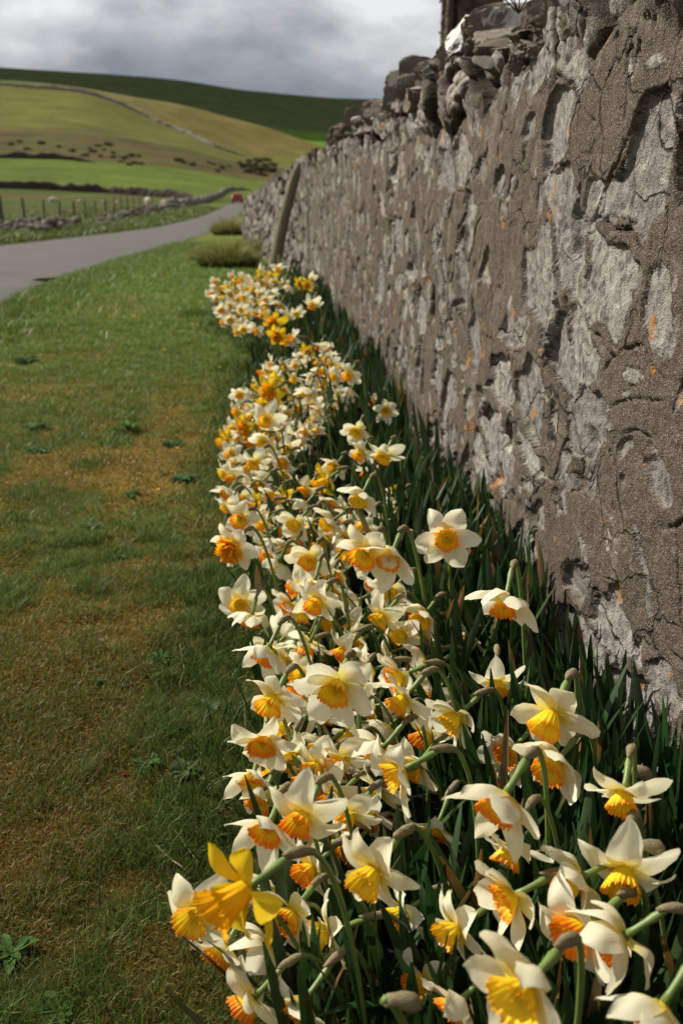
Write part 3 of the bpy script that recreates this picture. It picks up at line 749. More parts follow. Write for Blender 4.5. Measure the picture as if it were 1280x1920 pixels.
# ------------------------------------------------------------------ daffodil pieces
def tepal_set(seed, L=.039, W=.0285, curve=(-.10, .25), cup=.25, npet=6, pointy=.0, fwd=0., und=.10):
    r = np.random.default_rng(seed); mb = MB(); nr, nc = 13, 7
    t = np.linspace(0, 1, nr)[:, None]; s = np.linspace(-1, 1, nc)[None]
    for k in range(npet):
        l = L*r.uniform(.9, 1.08); w = W*r.uniform(.88, 1.12)*(1 if k % 2 else 1.08); a = (k+.12*r.normal())*2*math.pi/npet
        prof = (np.sin(math.pi*np.clip(t*.80+.13, 0, 1)**(1+.35*pointy))**.72)*.5*w*(1-.06*t)
        prof = np.where(t > .93, prof*(.62 if t[-1] is None else 1), prof); prof[-1] *= .38; prof[-2] *= .86
        rad = .0035+l*t+0*s
        c1 = curve[0]+r.normal(0, .10); c2 = curve[1]+r.normal(0, .22)
        z = l*(fwd*t+c1*np.sin(t*math.pi)+c2*t**2.2)+0*s
        edge = 1+.10*np.sin(t*9+r.uniform(0, 6)+s*1.5)*t+.05*np.sin(t*23+r.uniform(0, 6)+s*3)*t
        lat = prof*s*edge
        z = z+cup*np.abs(s)**2*prof*.9*np.where(t < .9, 1, .5)+und*prof*np.sin(s*3+t*5+r.uniform(0, 6))*t
        z = z-.0012*np.exp(-(s/.18)**2)*np.sin(t*math.pi)
        z = z+l*.035*np.sin(t*7+s*2+r.uniform(0, 6))*t; tw = r.normal(0, .38)*t; lat2 = lat*np.cos(tw); z = z+lat*np.sin(tw)
        lat2 = lat2+l*.05*r.normal()*t**2
        z = z+(.0004 if k % 2 else -.0006)
        X = rad*math.cos(a)-lat2*math.sin(a); Y = rad*math.sin(a)+lat2*math.cos(a)
        V = np.stack([X, Y, z], -1).reshape(-1, 3)
        A = np.stack([t+0*s, s*.5+.5+0*t, 0*t+0*s], -1).reshape(-1, 3)
        mb.add(V, [grid_faces(nr, nc)], A)
    return mb
def cup_set(seed, L=.018, r0=.0055, r1=.0145, pleats=17, frill=.10, flare=.0):
    r = np.random.default_rng(seed); nr, nc = 12, 96; mb = MB()
    v = np.linspace(0, 1, nr)[:, None]; a = (np.arange(nc)/nc*2*math.pi)[None]
    ph = .35*np.sin(a*3+r.uniform(0, 6))+.25*np.sin(a*2+r.uniform(0, 6))
    pl = np.sin(a*pleats+ph*4)
    rad = r0+(r1-r0)*v**.75+flare*v**5
    rad = rad*(1+frill*v**1.3*pl*.8+.05*v*np.sin(a*5+2)+.02*r.normal(size=(1, nc))*v**6)
    z = L*v*(1+.08*np.sin(a*2+r.uniform(0, 6))*v)+frill*.012*v**4*np.sin(a*pleats*2+ph*6)+.0008*v**6*r.normal(size=(1, nc))
    V = np.stack([rad*np.cos(a), rad*np.sin(a), z], -1).reshape(-1, 3)
    A = np.stack([v+0*a, a/6.283+0*v, 0*v+0*a], -1).reshape(-1, 3)
    mb.add(V, [grid_faces(nr, nc, True)], A)
    # closed throat
    d = np.stack([r0*np.cos(a[0]), r0*np.sin(a[0]), 0*a[0]+.0004], 1); c = len(d)
    mb.add(np.concatenate([d, [[0, 0, .0004]]]), [np.array([[i, (i+1) % nc, c] for i in range(nc)])], np.tile([[.0, 0, 0]], (c+1, 1)))
    # style and six anthers
    V, Fc = tube([[0, 0, 0], [0, 0, L*.55], [0, 0, L*.8]], [.0006, .0006, .0013], 6); mb.add(V, Fc, .1)
    for k in range(6):
        x, y = .0028*math.cos(k*1.047), .0028*math.sin(k*1.047)
        V, Fc = tube([[x*.8, y*.8, 0], [x, y, L*.3], [x*1.1, y*1.1, L*.36], [x*1.1, y*1.1, L*.62]], [.0004, .0004, .0010, .0008], 5); mb.add(V, Fc, .25)
    return mb
def ruffle_set(seed, R=.016, L=.022, n=26):
    r = np.random.default_rng(seed); mb = MB(); nr, nc = 7, 5
    t = np.linspace(0, 1, nr)[:, None]; s = np.linspace(-1, 1, nc)[None]
    for k in range(n):
        a = k*2.39996; q = math.sqrt((k+.5)/n); w = .013*r.uniform(.7, 1.2); l = L*r.uniform(.75, 1.1)
        rad = .001+R*q*(t**.8)*1.05; z = l*(1-.55*q*q)*t+0*s
        lat = .5*w*np.sin(math.pi*np.clip(t*.7+.15, 0, 1))*s
        z = z+.003*np.sin(s*4+r.uniform(0, 6))*t; rad = rad+.003*np.cos(s*3.5+r.uniform(0, 6))*t
        X = rad*math.cos(a)-lat*math.sin(a); Y = rad*math.sin(a)+lat*math.cos(a)
        mb.add(np.stack([X, Y, z], -1).reshape(-1, 3), [grid_faces(nr, nc)], np.stack([t*.9+0*s, s*.5+.5+0*t, 0*s+0*t], -1).reshape(-1, 3))
    return mb
PW = [tepal_set(10+i, curve=c, cup=cu_, fwd=fw, und=u_).mesh('tepals', M['petal_w']) for i, (c, cu_, fw, u_) in enumerate(
    [((-.05, .05), .2, .10, .10), ((.06, -.35), .15, .15, .15), ((-.08, .30), .3, .05, .12), ((.10, -.18), .1, .25, .2), ((.02, .0), .35, .35, .14), ((.05, -.5), .1, .0, .2), ((-.04, .12), .25, .55, .12), ((0, -.1), .2, .12, .22)])]
PY = [tepal_set(40+i, L=.041, W=.023, curve=c, cup=.2, pointy=1, fwd=.15, und=.2).mesh('tepals', M['petal_y']) for i, c in enumerate([(.1, .1), (-.05, -.3)])]
CO = [cup_set(60+i, L=l, r1=q, pleats=p, frill=f).mesh('corona', M['cup_o']) for i, (l, q, p, f) in enumerate(
    [(.019, .0150, 16, .11), (.021, .0160, 19, .09), (.017, .0170, 15, .13), (.022, .0150, 17, .10), (.020, .0172, 21, .12)])]
CY = [cup_set(70+i, L=.034, r0=.0075, r1=.0125, pleats=14, frill=.12, flare=.007).mesh('corona', M['cup_y']) for i in range(2)]
RW = [ruffle_set(80+i).mesh('corona', M['cup_y']) for i in range(2)]
RO = [ruffle_set(84, .015, .02, 22).mesh('corona', M['cup_o'])]

FLOW = """
416 548 20 250 .9 y|441 534 20 230 .7 y|487 527 22 230 .7 y|505 521 24 240 .7 y|561 532 22 230 .6 y|574 534 22 230 .7 y
511 606 33 230 .8 D|519 630 30 250 .7 D|575 661 28 220 .7 y|397 552 24 210 .7|432 552 22 230 .7|457 558 24 230 .7|446 562 22 230 .8
415 581 25 250 .95|430 575 26 240 .9|452 581 24 240 .7|464 590 24 240 .6|444 592 22 240 .7|417 605 20 210 .4|457 618 26 250 .8|479 621 26 210 .4
491 592 25 230 .6|474 542 24 230 .6|487 551 22 230 .6|506 553 26 250 .5|476 565 22 220 .2|488 569 22 230 .5|498 562 22 230 .5|523 570 28 240 .6
538 594 22 220 .4|532 585 22 240 .3|556 589 26 240 .6|585 573 32 255 .5|521 505 30 260 .2|583 526 24 20 .3|541 538 24 250 .3|530 532 22 240 .3
451 525 22 200 .5|436 519 20 200 .5|457 519 20 220 .5|472 529 24 220 .4|487 509 20 200 .4|519 547 20 230 .4|546 634 30 185 .2|536 641 22 210 .1
597 652 28 250 .4|609 649 24 90 .4|425 538 20 220 .6|404 541 20 220 .5|461 542 22 230 .5|620 682 24 230 .5|609 673 26 235 .4|615 660 26 80 .4
532 690 26 230 .4|490 699 26 210 .1|518 709 30 250 .3|587 707 36 240 .5|652 704 42 240 .5|577 734 42 240 .5|656 734 34 245 .4|585 760 34 235 .5
467 741 30 250 .5|504 735 46 215 .6 D|516 716 22 230 .5 y|462 766 28 225 .4|492 760 26 235 .5 y|442 773 30 225 .5|498 788 52 230 .8|529 782 34 230 .5
560 796 28 240 .3|457 802 38 220 .6 D|434 806 32 220 .5|423 826 30 215 .5 y|432 852 40 235 .8|468 831 34 220 .5|493 831 44 240 .7|502 812 26 240 .4 y
521 824 28 230 .4|476 870 50 230 .5|531 868 44 225 .5|462 874 28 230 .4|568 831 24 210 .2|593 810 28 240 .2|621 767 32 245 .3|605 790 28 240 .2
723 770 38 260 .95|701 756 32 240 .4|667 810 46 240 .6|718 857 58 250 .6|673 852 48 245 .5|627 874 46 235 .7|546 748 30 235 .4|565 743 28 235 .4
540 774 28 230 .3|607 903 48 215 .25 y|420 888 38 215 .5|435 897 38 230 .5|461 879 34 235 .5|426 924 44 225 .5|463 912 40 200 .2|426 951 34 240 .3
451 936 40 225 .3|448 976 56 230 .75|490 985 46 215 .4|482 949 40 190 .2 y|531 937 36 205 .1 y|551 984 54 220 .5|538 990 34 220 .4|431 1030 66 230 .6 W
502 1047 48 215 .5|517 1023 34 220 .3|538 1029 40 220 .3|578 1051 64 245 .7|484 909 36 220 .3|510 931 28 230 .3|524 995 32 220 .2
674 936 62 240 .5|647 959 48 235 .5|652 981 50 230 .4|615 982 56 215 .4|626 947 38 230 .3|686 888 36 250 .4|702 1005 48 235 .4|787 1010 50 240 .5
837 1010 86 265 .95|680 1044 92 240 .7|730 1048 90 240 .6|644 1040 52 190 .4|742 920 44 80 .4|720 990 50 230 .2|740 955 50 250 -.1|614 1012 38 230 .3
449 1135 70 250 .95|587 1100 66 260 .4|539 1139 62 215 .35|591 1133 72 230 .6|618 1170 60 205 .35|505 1222 48 220 .3|520 1062 42 240 -.3|533 1188 44 60 -.4
578 1200 44 240 -.2|729 1112 68 220 .4|663 1130 62 215 .35|711 1162 70 225 .35|788 1162 70 235 .5|672 1205 54 215 .3|722 1228 58 200 -.2|787 1238 54 210 .3
497 1228 82 240 .4|527 1243 60 230 .4|556 1236 62 215 .3|507 1320 92 235 .55|580 1306 74 235 .55|629 1293 112 245 .7|525 1364 80 195 .2|558 1384 60 220 .3
491 1396 92 250 .6|576 1216 56 250 -.1|550 1306 60 60 -.2|741 1272 80 205 .2|748 1320 90 220 .3|693 1342 74 245 .35|848 1351 88 225 .35|793 1385 84 240 .3
700 1490 84 225 .3|664 1290 66 235 .4|722 1372 76 225 .3|776 1440 84 235 .4|622 1500 84 220 .5|655 1592 96 230 .4|604 1590 90 220 .3|806 1310 70 230 .3|570 1470 80 230 .3|815 1560 90 240 .1|880 1200 56 240 .2
930 1290 80 265 .4|950 1415 88 230 .5|503 1431 78 195 .25|588 1445 84 225 .45|633 1431 88 230 .5|485 1508 60 240 .4|499 1560 122 245 .6|560 1542 144 235 .55
649 1536 96 225 .35|600 1404 48 220 .4|688 1534 66 240 .4|598 1469 50 230 .3|573 1637 104 230 .4|742 1451 132 215 .2|707 1415 90 220 -.1
945 1138 100 260 .4|1027 1353 126 250 .5|1033 1441 112 235 .6|1167 1501 140 268 .45|936 1509 172 240 .5|952 1605 124 250 -.1|1069 1657 150 200 .3|1167 1650 172 255 .5
948 1689 150 210 .3|1078 1751 186 215 .4|1151 1768 152 215 -.2|842 1751 124 215 .3|967 1872 230 235 .5|781 1850 116 210 .25|1229 1905 170 240 .2|850 1892 130 225 -.2
445 1681 142 225 .3 y|362 1724 132 240 .65|413 1790 112 240 .1|538 1721 112 235 .5|492 1787 92 235 -.15|463 1885 104 230 -.3|559 1893 104 230 .0|601 1753 100 190 .1
503 1690 70 220 .4|690 1648 162 235 .55|746 1718 104 215 .1|470 1165 40 250 .2|640 1225 46 220 .1|655 1385 58 240 .2|690 1260 44 200 .1|612 1338 50 235 .3
660 1178 44 230 .2|700 1100 48 225 .1|635 1080 44 215 .2|560 1010 36 230 .2|600 1020 40 225 .3|570 920 34 230 .2|440 870 30 220 .3|482 800 30 230 .4
"""
def parse():
    out = []
    for ln in FLOW.strip().splitlines():
        for e in ln.split('|'):
            q = e.split(); x, y, d, a, fr = [float(v) for v in q[:5]]
            out.append((x, y, d, a, fr, q[5] if len(q) > 5 else 'w'))
    return out
FL = parse()
def fillers():
    """more heads of the same crowd, wedged between the ones above"""
    R = random.Random(23); out = []
    E = [(520, 405, 555), (560, 400, 520), (605, 415, 480), (640, 470, 480), (690, 490, 640), (740, 450, 660), (800, 425, 600), (860, 415, 540), (930, 415, 540), (985, 440, 690), (1040, 505, 770), (1100, 525, 750), (1170, 545, 780), (1230, 485, 800), (1300, 480, 790), (1400, 475, 820), (1470, 470, 740), (1530, 465, 690), (1600, 470, 640)]
    tries = 0
    while len(out) < 62 and tries < 40000:
        tries += 1; y = R.uniform(515, 1600) if R.random() < .6 else R.uniform(660, 1250); x0 = np.interp(y, [e[0] for e in E], [e[1] for e in E]); x1 = np.interp(y, [e[0] for e in E], [e[2] for e in E]); x = R.uniform(x0, x1)
        if 625 < y < 680 and x < 560: continue
        d = np.interp(y, [500, 600, 700, 900, 1100, 1300, 1500, 1600], [21, 24, 30, 42, 58, 74, 92, 100])
        if all(math.hypot(x-f[0], y-f[1]) > .50*max(d, f[2]) for f in FL+out): out.append((round(x), round(y), d, R.uniform(205, 260), R.uniform(.1, .75), 'w' if R.random() < .93 else 'y'))
    return out
FL = FL+fillers()
SPECIAL = {(445, 1681): ('large all-yellow trumpet daffodil leaning over the lawn at the near left of the bed', 'the near yellow trumpet'),
 (449, 1135): ('lone cream daffodil with orange cup hanging low over the lawn, facing the camera', 'the lone flower over the lawn'),
 (431, 1030): ('cream daffodil with frilled yellow double centre standing out over the lawn', 'the cream and yellow double'),
 (837, 1010): ('wide-open cream daffodil facing the camera, alone at the wall side of mid bed', 'the lone face-on wall-side flower'),
 (607, 903): ('yellow trumpet daffodil pointing at the lawn in the middle of the bed', 'the mid-bed yellow trumpet'),
 (504, 735): ('large frilled yellow double daffodil head among cream ones at the far end', 'the big frilled yellow head'),
 (511, 606): ('upper of two stacked yellow double daffodils in the farthest group', 'the stacked yellow doubles'),
 (519, 630): ('lower of two stacked yellow double daffodils in the farthest group', None),
 (575, 661): ('single yellow star-shaped daffodil between the two far groups', 'the far yellow star flower'),
 (945, 1138): ('cream daffodil half hidden by green leaves close to the wall', 'the half-hidden wall-side flower'),
 (1167, 1501): ('cream daffodil with drooping golden cup nearest the foot of the wall', 'the flower nearest the wall'),
 (629, 1293): ('broad cream daffodil with deep orange-edged cup facing the camera, largest of mid bed', 'the broad mid-bed flower'),
 (742, 1451): ('side-on cream daffodil with frilly orange cup and thick arched grey-green neck', 'the side-on arched flower'),
 (1027, 1353): ('cream daffodil with pale dry sheath standing up behind it among wall-side leaves', 'the flower with upright sheath'),
 (936, 1509): ('large wide-spread cream daffodil under an arched neck, right of the dark leaf gap', 'the wide-spread right-hand flower'),
 (560, 1542): ('big cream daffodil with broad orange cup in front of bright petals, near left', 'the broad near-left flower'),
 (499, 1560): ('large cream daffodil with round orange cup at the lawn edge above the yellow trumpet', None),
 (690, 1648): ('cream daffodil with frilled orange cup and long grey neck, alone above dark leaves', 'the long-necked near flower'),
 (362, 1724): ('leftmost cream daffodil with orange-rimmed cup, hanging over the near lawn', 'the leftmost flower'),
 (967, 1872): ('out-of-focus large cream daffodil with yellow cup at the bottom, nearest the camera', 'the nearest blurred flower'),
 (1167, 1650): ('cream daffodil with broad petals at the far right under a bent brown neck', 'the far-right bent flower'),
 (1229, 1905): ('cut-off cream daffodil petals in the bottom right corner of the photo', None),
 (1078, 1751): ('large cream daffodil with yellow-orange cup behind one upright leaf tip, near right', None),
 (723, 770): ('small cream daffodil facing the camera with round orange cup near the wall leaves', 'the small face-on flower'),
 (521, 505): ('white cream daffodil at the very top of the bed by the pole foot', 'the topmost flower')}
NAMEL = [(k, v[1]) for k, v in SPECIAL.items() if v[1]]
ORD = ['nearest', 'second', 'third', 'fourth', 'fifth', 'sixth', 'seventh', 'eighth', 'ninth', 'tenth', 'eleventh', 'twelfth', 'thirteenth', 'fourteenth', 'fifteenth', 'sixteenth']
def assign_labels():
    lab = {}; groups = {}
    for i, f in enumerate(FL):
        k = (int(f[0]), int(f[1]))
        if k in SPECIAL: lab[i] = SPECIAL[k][0]; continue
        (lx, ly), nm = min(NAMEL, key=lambda q: math.hypot(q[0][0]-f[0], q[0][1]-f[1])); dx, dy = f[0]-lx, f[1]-ly
        a = math.degrees(math.atan2(-dy, dx)) % 360; s = int(((a+22.5) % 360)//45)
        dr = ['right of', 'up and right of', 'above', 'up and left of', 'left of', 'down and left of', 'below', 'down and right of'][s]
        kind = {'w': 'cream daffodil with orange cup', 'y': 'all-yellow daffodil', 'D': 'yellow double daffodil', 'W': 'cream and yellow double daffodil'}[f[5]]
        if f[5] == 'w' and f[4] <= 0: kind = 'cream daffodil seen from behind'
        groups.setdefault((nm, dr, kind), []).append((math.hypot(dx, dy), i))
    for (nm, dr, kind), L in groups.items():
        L.sort()
        for r, (d, i) in enumerate(L):
            lab[i] = f"{kind}, {ORD[min(r, 15)]} {dr} {nm}" if len(L) > 1 else f"{kind}, {dr} {nm}"
    return lab
LAB = assign_labels()
DIAM = .078
BASES = []
def place_flowers():
    R = random.Random(11)
    for i, (px, py, d, ang, fr, ty) in enumerate(FL):
        z = R.uniform(.30, .36) if px > 560 else R.uniform(.26, .33)
        if py > 1600: z = R.uniform(.30, .36)
        if (int(px), int(py)) == (449, 1135): z = .13
        if (int(px), int(py)) == (445, 1681): z = .38
        if (int(px), int(py)) == (362, 1724): z = .27
        for _ in range(0 if (int(px), int(py)) in ((445, 1681), (362, 1724)) else 14):
            P = on_z(px, py, z); dep = (P-CAM)@cf; need = d*dep/F
            if need < .064 and z > .15: z -= .012
            elif need > .090 and z < .42: z += .012
            else: break
        P = on_z(px, py, z); dep = (P-CAM)@cf; need = d*dep/F
        if py < 720: z = max(z, .24); P = on_z(px, py, z); dep = (P-CAM)@cf; need = d*dep/F
        sc = min(1.42, max(1.0, (1.06 if py > 1450 else 1.30 if py > 900 else 1.22)*need/DIAM))
        if ty in 'DW': sc *= 1.1
        if (int(px), int(py)) == (445, 1681): sc = 1.12
        if (int(px), int(py)) == (362, 1724): sc = 1.0
        a = math.radians(ang+R.uniform(-9, 9)); fr2 = max(-.9, min(.98, fr+R.uniform(-.06, .06)))
        toc = CAM-P; toc /= np.linalg.norm(toc)
        lat = cr*math.cos(a)+cu*math.sin(a); lat = lat-toc*(lat@toc); lat /= np.linalg.norm(lat)
        dv = toc*fr2+lat*math.sqrt(1-fr2*fr2)
        # head: local z = dv, placed so that the cup (not its base) sits on the pixel
        C = P-dv*.010*sc
        q = Vector(dv).to_track_quat('Z', 'Y')@Quaternion((0, 0, 1), R.uniform(0, 1.05))
        kf = .065+R.uniform(0, .05)
        hx = np.array([dv[0], dv[1], 0]); hn = np.linalg.norm(hx)
        hx = hx/max(hn, .2)
        B = C-hx*kf+np.array([.03+R.uniform(-.03, .03), R.uniform(-.04, .04), 0])
        xl = float(bed_left(B[1]))
        B[0] = min(max(B[0], xl+.03), .53); B[2] = 0.
        root = empty('daffodil', tuple(B)); tag(root, LAB[i], 'daffodil', 'daffodils crowded along the foot of the wall')
        BASES.append((B[0], B[1]))
        L0 = C-B
        if ty == 'w': pm, cm = PW[R.randrange(len(PW))], CO[R.randrange(len(CO))]
        elif ty == 'y': pm, cm = PY[R.randrange(2)], CY[R.randrange(2)]
        elif ty == 'D': pm, cm = PY[R.randrange(2)], RW[R.randrange(2)]
        else: pm, cm = PW[0], RW[0]
        if ty == 'y' and py < 600: cm = RW[0]; 
        for nm, me in (('tepals', pm), ('corona', cm)):
            o = obj(nm, me, root); o.location = L0; o.rotation_mode = 'QUATERNION'; o.rotation_quaternion = q; o.scale = (sc,)*3
            if nm == 'corona' and ty in 'WD': o.scale = (sc*1.4,)*3
        # tube, ovary, neck, stem in one mesh
        b = -dv
        N0 = L0+b*.001; T1 = L0+b*.022*sc; O1 = L0+b*.031*sc; K = L0+b*.040*sc
        up = np.array([0, 0, 1.])
        kz = K[2]; Bz = np.zeros(3)
        c1 = K+b*.042+up*.010; c2 = Bz+np.array([(K[0]+b[0]*.07)*.6, (K[1]+b[1]*.07)*.6, max(kz*.80, .08)])
        S = bez(K, c1, c2, Bz-np.array([0, 0, .02]), 18)
        P_ = np.concatenate([[N0, (N0+T1)/2, T1, O1], S]); Rr = np.array([.0040, .0030, .0031, .0041]+[.0027]+[.0023]*3+[.0025]*14)*sc
        V, Fc = tube(P_, Rr, 8); obj('stem', mesh_np('stem', V, Fc, M['stem']), root)
        # papery spathe hugging the neck
        n = 9; tt = np.linspace(0, 1, n); Sp = S[:6]; Sp2 = bez(S[4], S[3], S[1], K+b*-.010+up*.006+np.array([.004*R.uniform(-1, 1), 0, .003]), n)
        V, Fc = tube(Sp2, sc*np.array([.0028, .0033, .0040, .0046, .0048, .0047, .0042, .0030, .0008]), 10)
        V = V+.0012*np.stack([fbm(V[:, 0]*260+i, V[:, 1]*260, V[:, 2]*60, s=j, o=2) for j in range(3)], 1)
        obj('spathe', mesh_np('spathe', V, Fc, M['spathe']), root)
place_flowers()
# withered bud on a bare stem in front
def withered(px, py, z, label):
    P = on_z(px, py, z); B = P+np.array([.05, .06, 0]); B[2] = 0
    root = empty('daffodil', tuple(B)); tag(root, label, 'daffodil', 'spent daffodils without petals')
    L0 = P-B; S = bez(L0, L0+[.0, -.01, .03], np.array([.01, 0, .2]), np.array([0, 0, -.02]), 14)
    V, Fc = tube(S, [.004]*2+[.0035]*12, 8); obj('stem', mesh_np('stem', V, Fc, M['stem']), root)
    Q = bez(L0+[.0, 0, .0], L0+[.01, -.002, .006], L0+[.02, -.002, .002], L0+[.03, 0, -.008], 8)
    V, Fc = tube(Q, [.004, .0055, .006, .0065, .0075, .008, .006, .001], 9); V = V+.0012*np.stack([fbm(V[:, 0]*200, V[:, 1]*200, V[:, 2]*80, s=j, o=2) for j in range(3)], 1)
    obj('spathe', mesh_np('spathe', V, Fc, M['spathe']), root)
withered(720, 1880, .33, 'flowerless daffodil stem ending in a torn brown sheath at the bottom of the photo')
withered(1190, 1590, .34, 'flowerless daffodil stem with a closed brown sheath beside the shaded wall foot')
withered(1172, 1450, .33, 'flowerless daffodil stem with a small pale bud sheath near the wall')

# ------------------------------------------------------------------ strap leaves
def strap_leaves(n, y0, y1, lab):
    mb = MB(); nr = 9; R = RNG
    for k in range(n):
        Y = R.uniform(y0, y1); xl = float(bed_left(Y)); 
        X = xl+.02+(.57-xl)*R.random()**.80
        if R.random() < .06: X = xl-.03
        if fbm(np.array([X*5]), np.array([Y*5]), s=91, o=2)[0] < -.30: continue
        inner = (X-xl)/max(.57-xl, .1)
        if inner < .42 and Y > 1.05 and R.random() < .5: continue
        L = R.uniform(.25, .36)*((.92 if inner < .8 else .80) if inner > .5 else R.uniform(.5, .72) if Y > .95 else .85); w = R.uniform(.0062, .0100)*(1 if Y < 4 else 1.3)
        az = R.uniform(0, 2*math.pi); ln = abs(R.normal(0, .20))+.05
        d = np.array([math.cos(az), math.sin(az), 0])
        if X > .45 and d[0] > 0: d[0] *= -.2 if R.random() < .7 else .4
        d[0] -= .25*(X > .5); 
        t = np.linspace(0, 1, nr)[:, None]; bend = R.uniform(.0, .55)**1.3; 
        th = ln+bend*t**1.5*(2.2 if R.random() < .12 else 1)
        seg = np.concatenate([[[0, 0, 0]], np.cumsum((d[None]*np.sin(th)+np.array([[0, 0, 1.]])*np.cos(th))[:-1]*L/(nr-1), 0)])
        c = np.array([X, Y, -.01])+seg
        c[:, 0] = np.minimum(c[:, 0], .585)
        fa = az+math.pi/2+R.normal(0, .7)+R.normal(0, .5)*t[:, 0]
        s = np.stack([np.cos(fa), np.sin(fa), 0*fa], 1)
        wid = (w*np.clip((1-t[:, 0]**6), .0, 1)**.8)[:, None]; wid[-1] = w*.12
        nrm = np.cross(s, np.gradient(c, axis=0)); nrm /= np.linalg.norm(nrm, axis=1)[:, None]+1e-9
        V = np.stack([c-s*wid+nrm*wid*.35, c, c+s*wid+nrm*wid*.35], 1).reshape(-1, 3)
        g = np.array([.023, .054, .014])*R.uniform(.7, 1.35)*np.array([R.uniform(.8, 1.3), 1, R.uniform(.8, 1.1)])
        A = np.repeat(np.repeat(g[None], nr, 0), 3, 0)
        if R.random() < .07: A[-6:] = np.array([.20, .10, .03]); 
        if R.random() < .015: A[:] = np.array([.22, .14, .06])
        mb.add(V, [grid_faces(nr, 3)], A)
    tag(obj('daffodil_leaves', mb.mesh('daffodil_leaves', M['leaf'])), lab, 'foliage', kind='stuff')
strap_leaves(2300, .42, 2.4, 'dark green strap-shaped daffodil leaves crowding the near bed beside the wall')
strap_leaves(1700, 2.4, 8.3, 'dark green strap-shaped daffodil leaves crowding the far bed beside the wall')

# ------------------------------------------------------------------ lawn weeds, litter, little flowers
def weed(px, py, n, L, W, label, colr=(.055, .105, .025), up=.35, name='broadleaf_weed', az0=None):
    P = on_z(px, py, .02); P[2] = float(zground(P[0], P[1])); mb = MB(); R = np.random.default_rng(int(px*7+py)); nr, nc = 8, 5
    n = n*2 if az0 is None and n > 4 else n
    for k in range(n):
        a = k*2.4+R.normal(0, .3) if az0 is None else az0+R.normal(0, .5); l = L*.75*R.uniform(.5, 1.1); w = W*.62*R.uniform(.6, 1.1); e = up*R.uniform(.2, 1.6)
        t = np.linspace(0, 1, nr)[:, None]; s = np.linspace(-1, 1, nc)[None]
        rad = l*t*math.cos(e)+0*s; z = l*math.sin(e)*(t-.45*t**2.3)+.004+w*.25*s**2*np.sin(t*3)+.06*w*np.sin(s*5+t*9)
        lat = .5*w*np.sin(math.pi*np.clip(t*.86+.1, 0, 1)**1.2)**.8*s; lat[0] *= .3
        X = rad*math.cos(a)-lat*math.sin(a); Y = rad*math.sin(a)+lat*math.cos(a)
        c = np.array(colr)*(R.uniform(.9, 1.7) if py < 1100 else R.uniform(.7, 1.3)); A = np.repeat(c[None], nr*nc, 0)
        mb.add(np.stack([X, Y, z], -1).reshape(-1, 3), [grid_faces(nr, nc)], A)
    o = obj(name, mb.mesh(name, M['weedleaf'])); o.location = P
    tag(o, label, 'weed' if name == 'broadleaf_weed' else 'leaf', 'broad-leaved weeds in the lawn' if name == 'broadleaf_weed' else None)
weed(22, 1800, 7, .05, .022, 'broad-leaved weed rosette at the lower left edge of the lawn')
weed(110, 1912, 5, .05, .024, 'grey-green weed leaf pair at the bottom edge of the lawn')
weed(275, 1440, 8, .042, .026, 'weed with round grey-green leaves beside the dark red fallen leaf')
weed(330, 1370, 9, .04, .022, 'leafy weed patch left of the daffodils, above the red fallen leaf', (.04, .08, .02))
weed(345, 1455, 7, .04, .024, 'leafy weed to the right of the dark red fallen leaf', (.05, .09, .03))
weed(300, 1240, 9, .045, .02, 'weed patch left of the daffodils, below the low lone flower', (.045, .095, .022))
weed(395, 1325, 4, .045, .024, 'pale-leaved weed touching the grass close to the daffodils', (.08, .12, .06))
weed(180, 1285, 4, .04, .018, 'small upright weed alone on brown moss', (.05, .11, .02))
weed(240, 805, 7, .10, .04, 'dark weed with one bright upright leaf on far mossy turf', (.05, .12, .02), .6)
weed(60, 800, 8, .09, .035, 'upper of two dark weeds at the far left lawn', (.045, .09, .025))
weed(70, 845, 8, .08, .035, 'lower of two dark weeds at the far left lawn', (.045, .09, .025))
weed(320, 835, 10, .07, .03, 'wide dark weed patch between the far moss and the daffodils', (.04, .08, .03))
weed(345, 905, 10, .07, .03, 'dark weed patch close to the daffodils, level with the yellow trumpet', (.035, .07, .03))
weed(215, 1045, 6, .05, .026, 'small weed among brown moss in the middle of the lawn', (.05, .09, .03))
weed(170, 990, 5, .05, .024, 'tiny pale-leaved weed on the orange moss', (.08, .12, .06))
weed(245, 930, 6, .05, .026, 'low weed under a tiny yellow flower on the moss', (.045, .09, .03))
weed(50, 680, 9, .12, .04, 'faint dark weed patch on the far green turf', (.045, .09, .025))
weed(225, 1453, 2, .035, .014, 'dark red-brown fallen leaf lying on the grass', (.10, .018, .012), .15, 'fallen_leaf', 0.)
weed(262, 1450, 1, .03, .012, 'small reddish fallen leaf right of the dark red one', (.12, .03, .015), .15, 'fallen_leaf', .2)
weed(425, 1175, 1, .03, .010, 'curled pinkish dead leaf under the low lone daffodil', (.28, .10, .07), .5, 'fallen_leaf', 1.2)
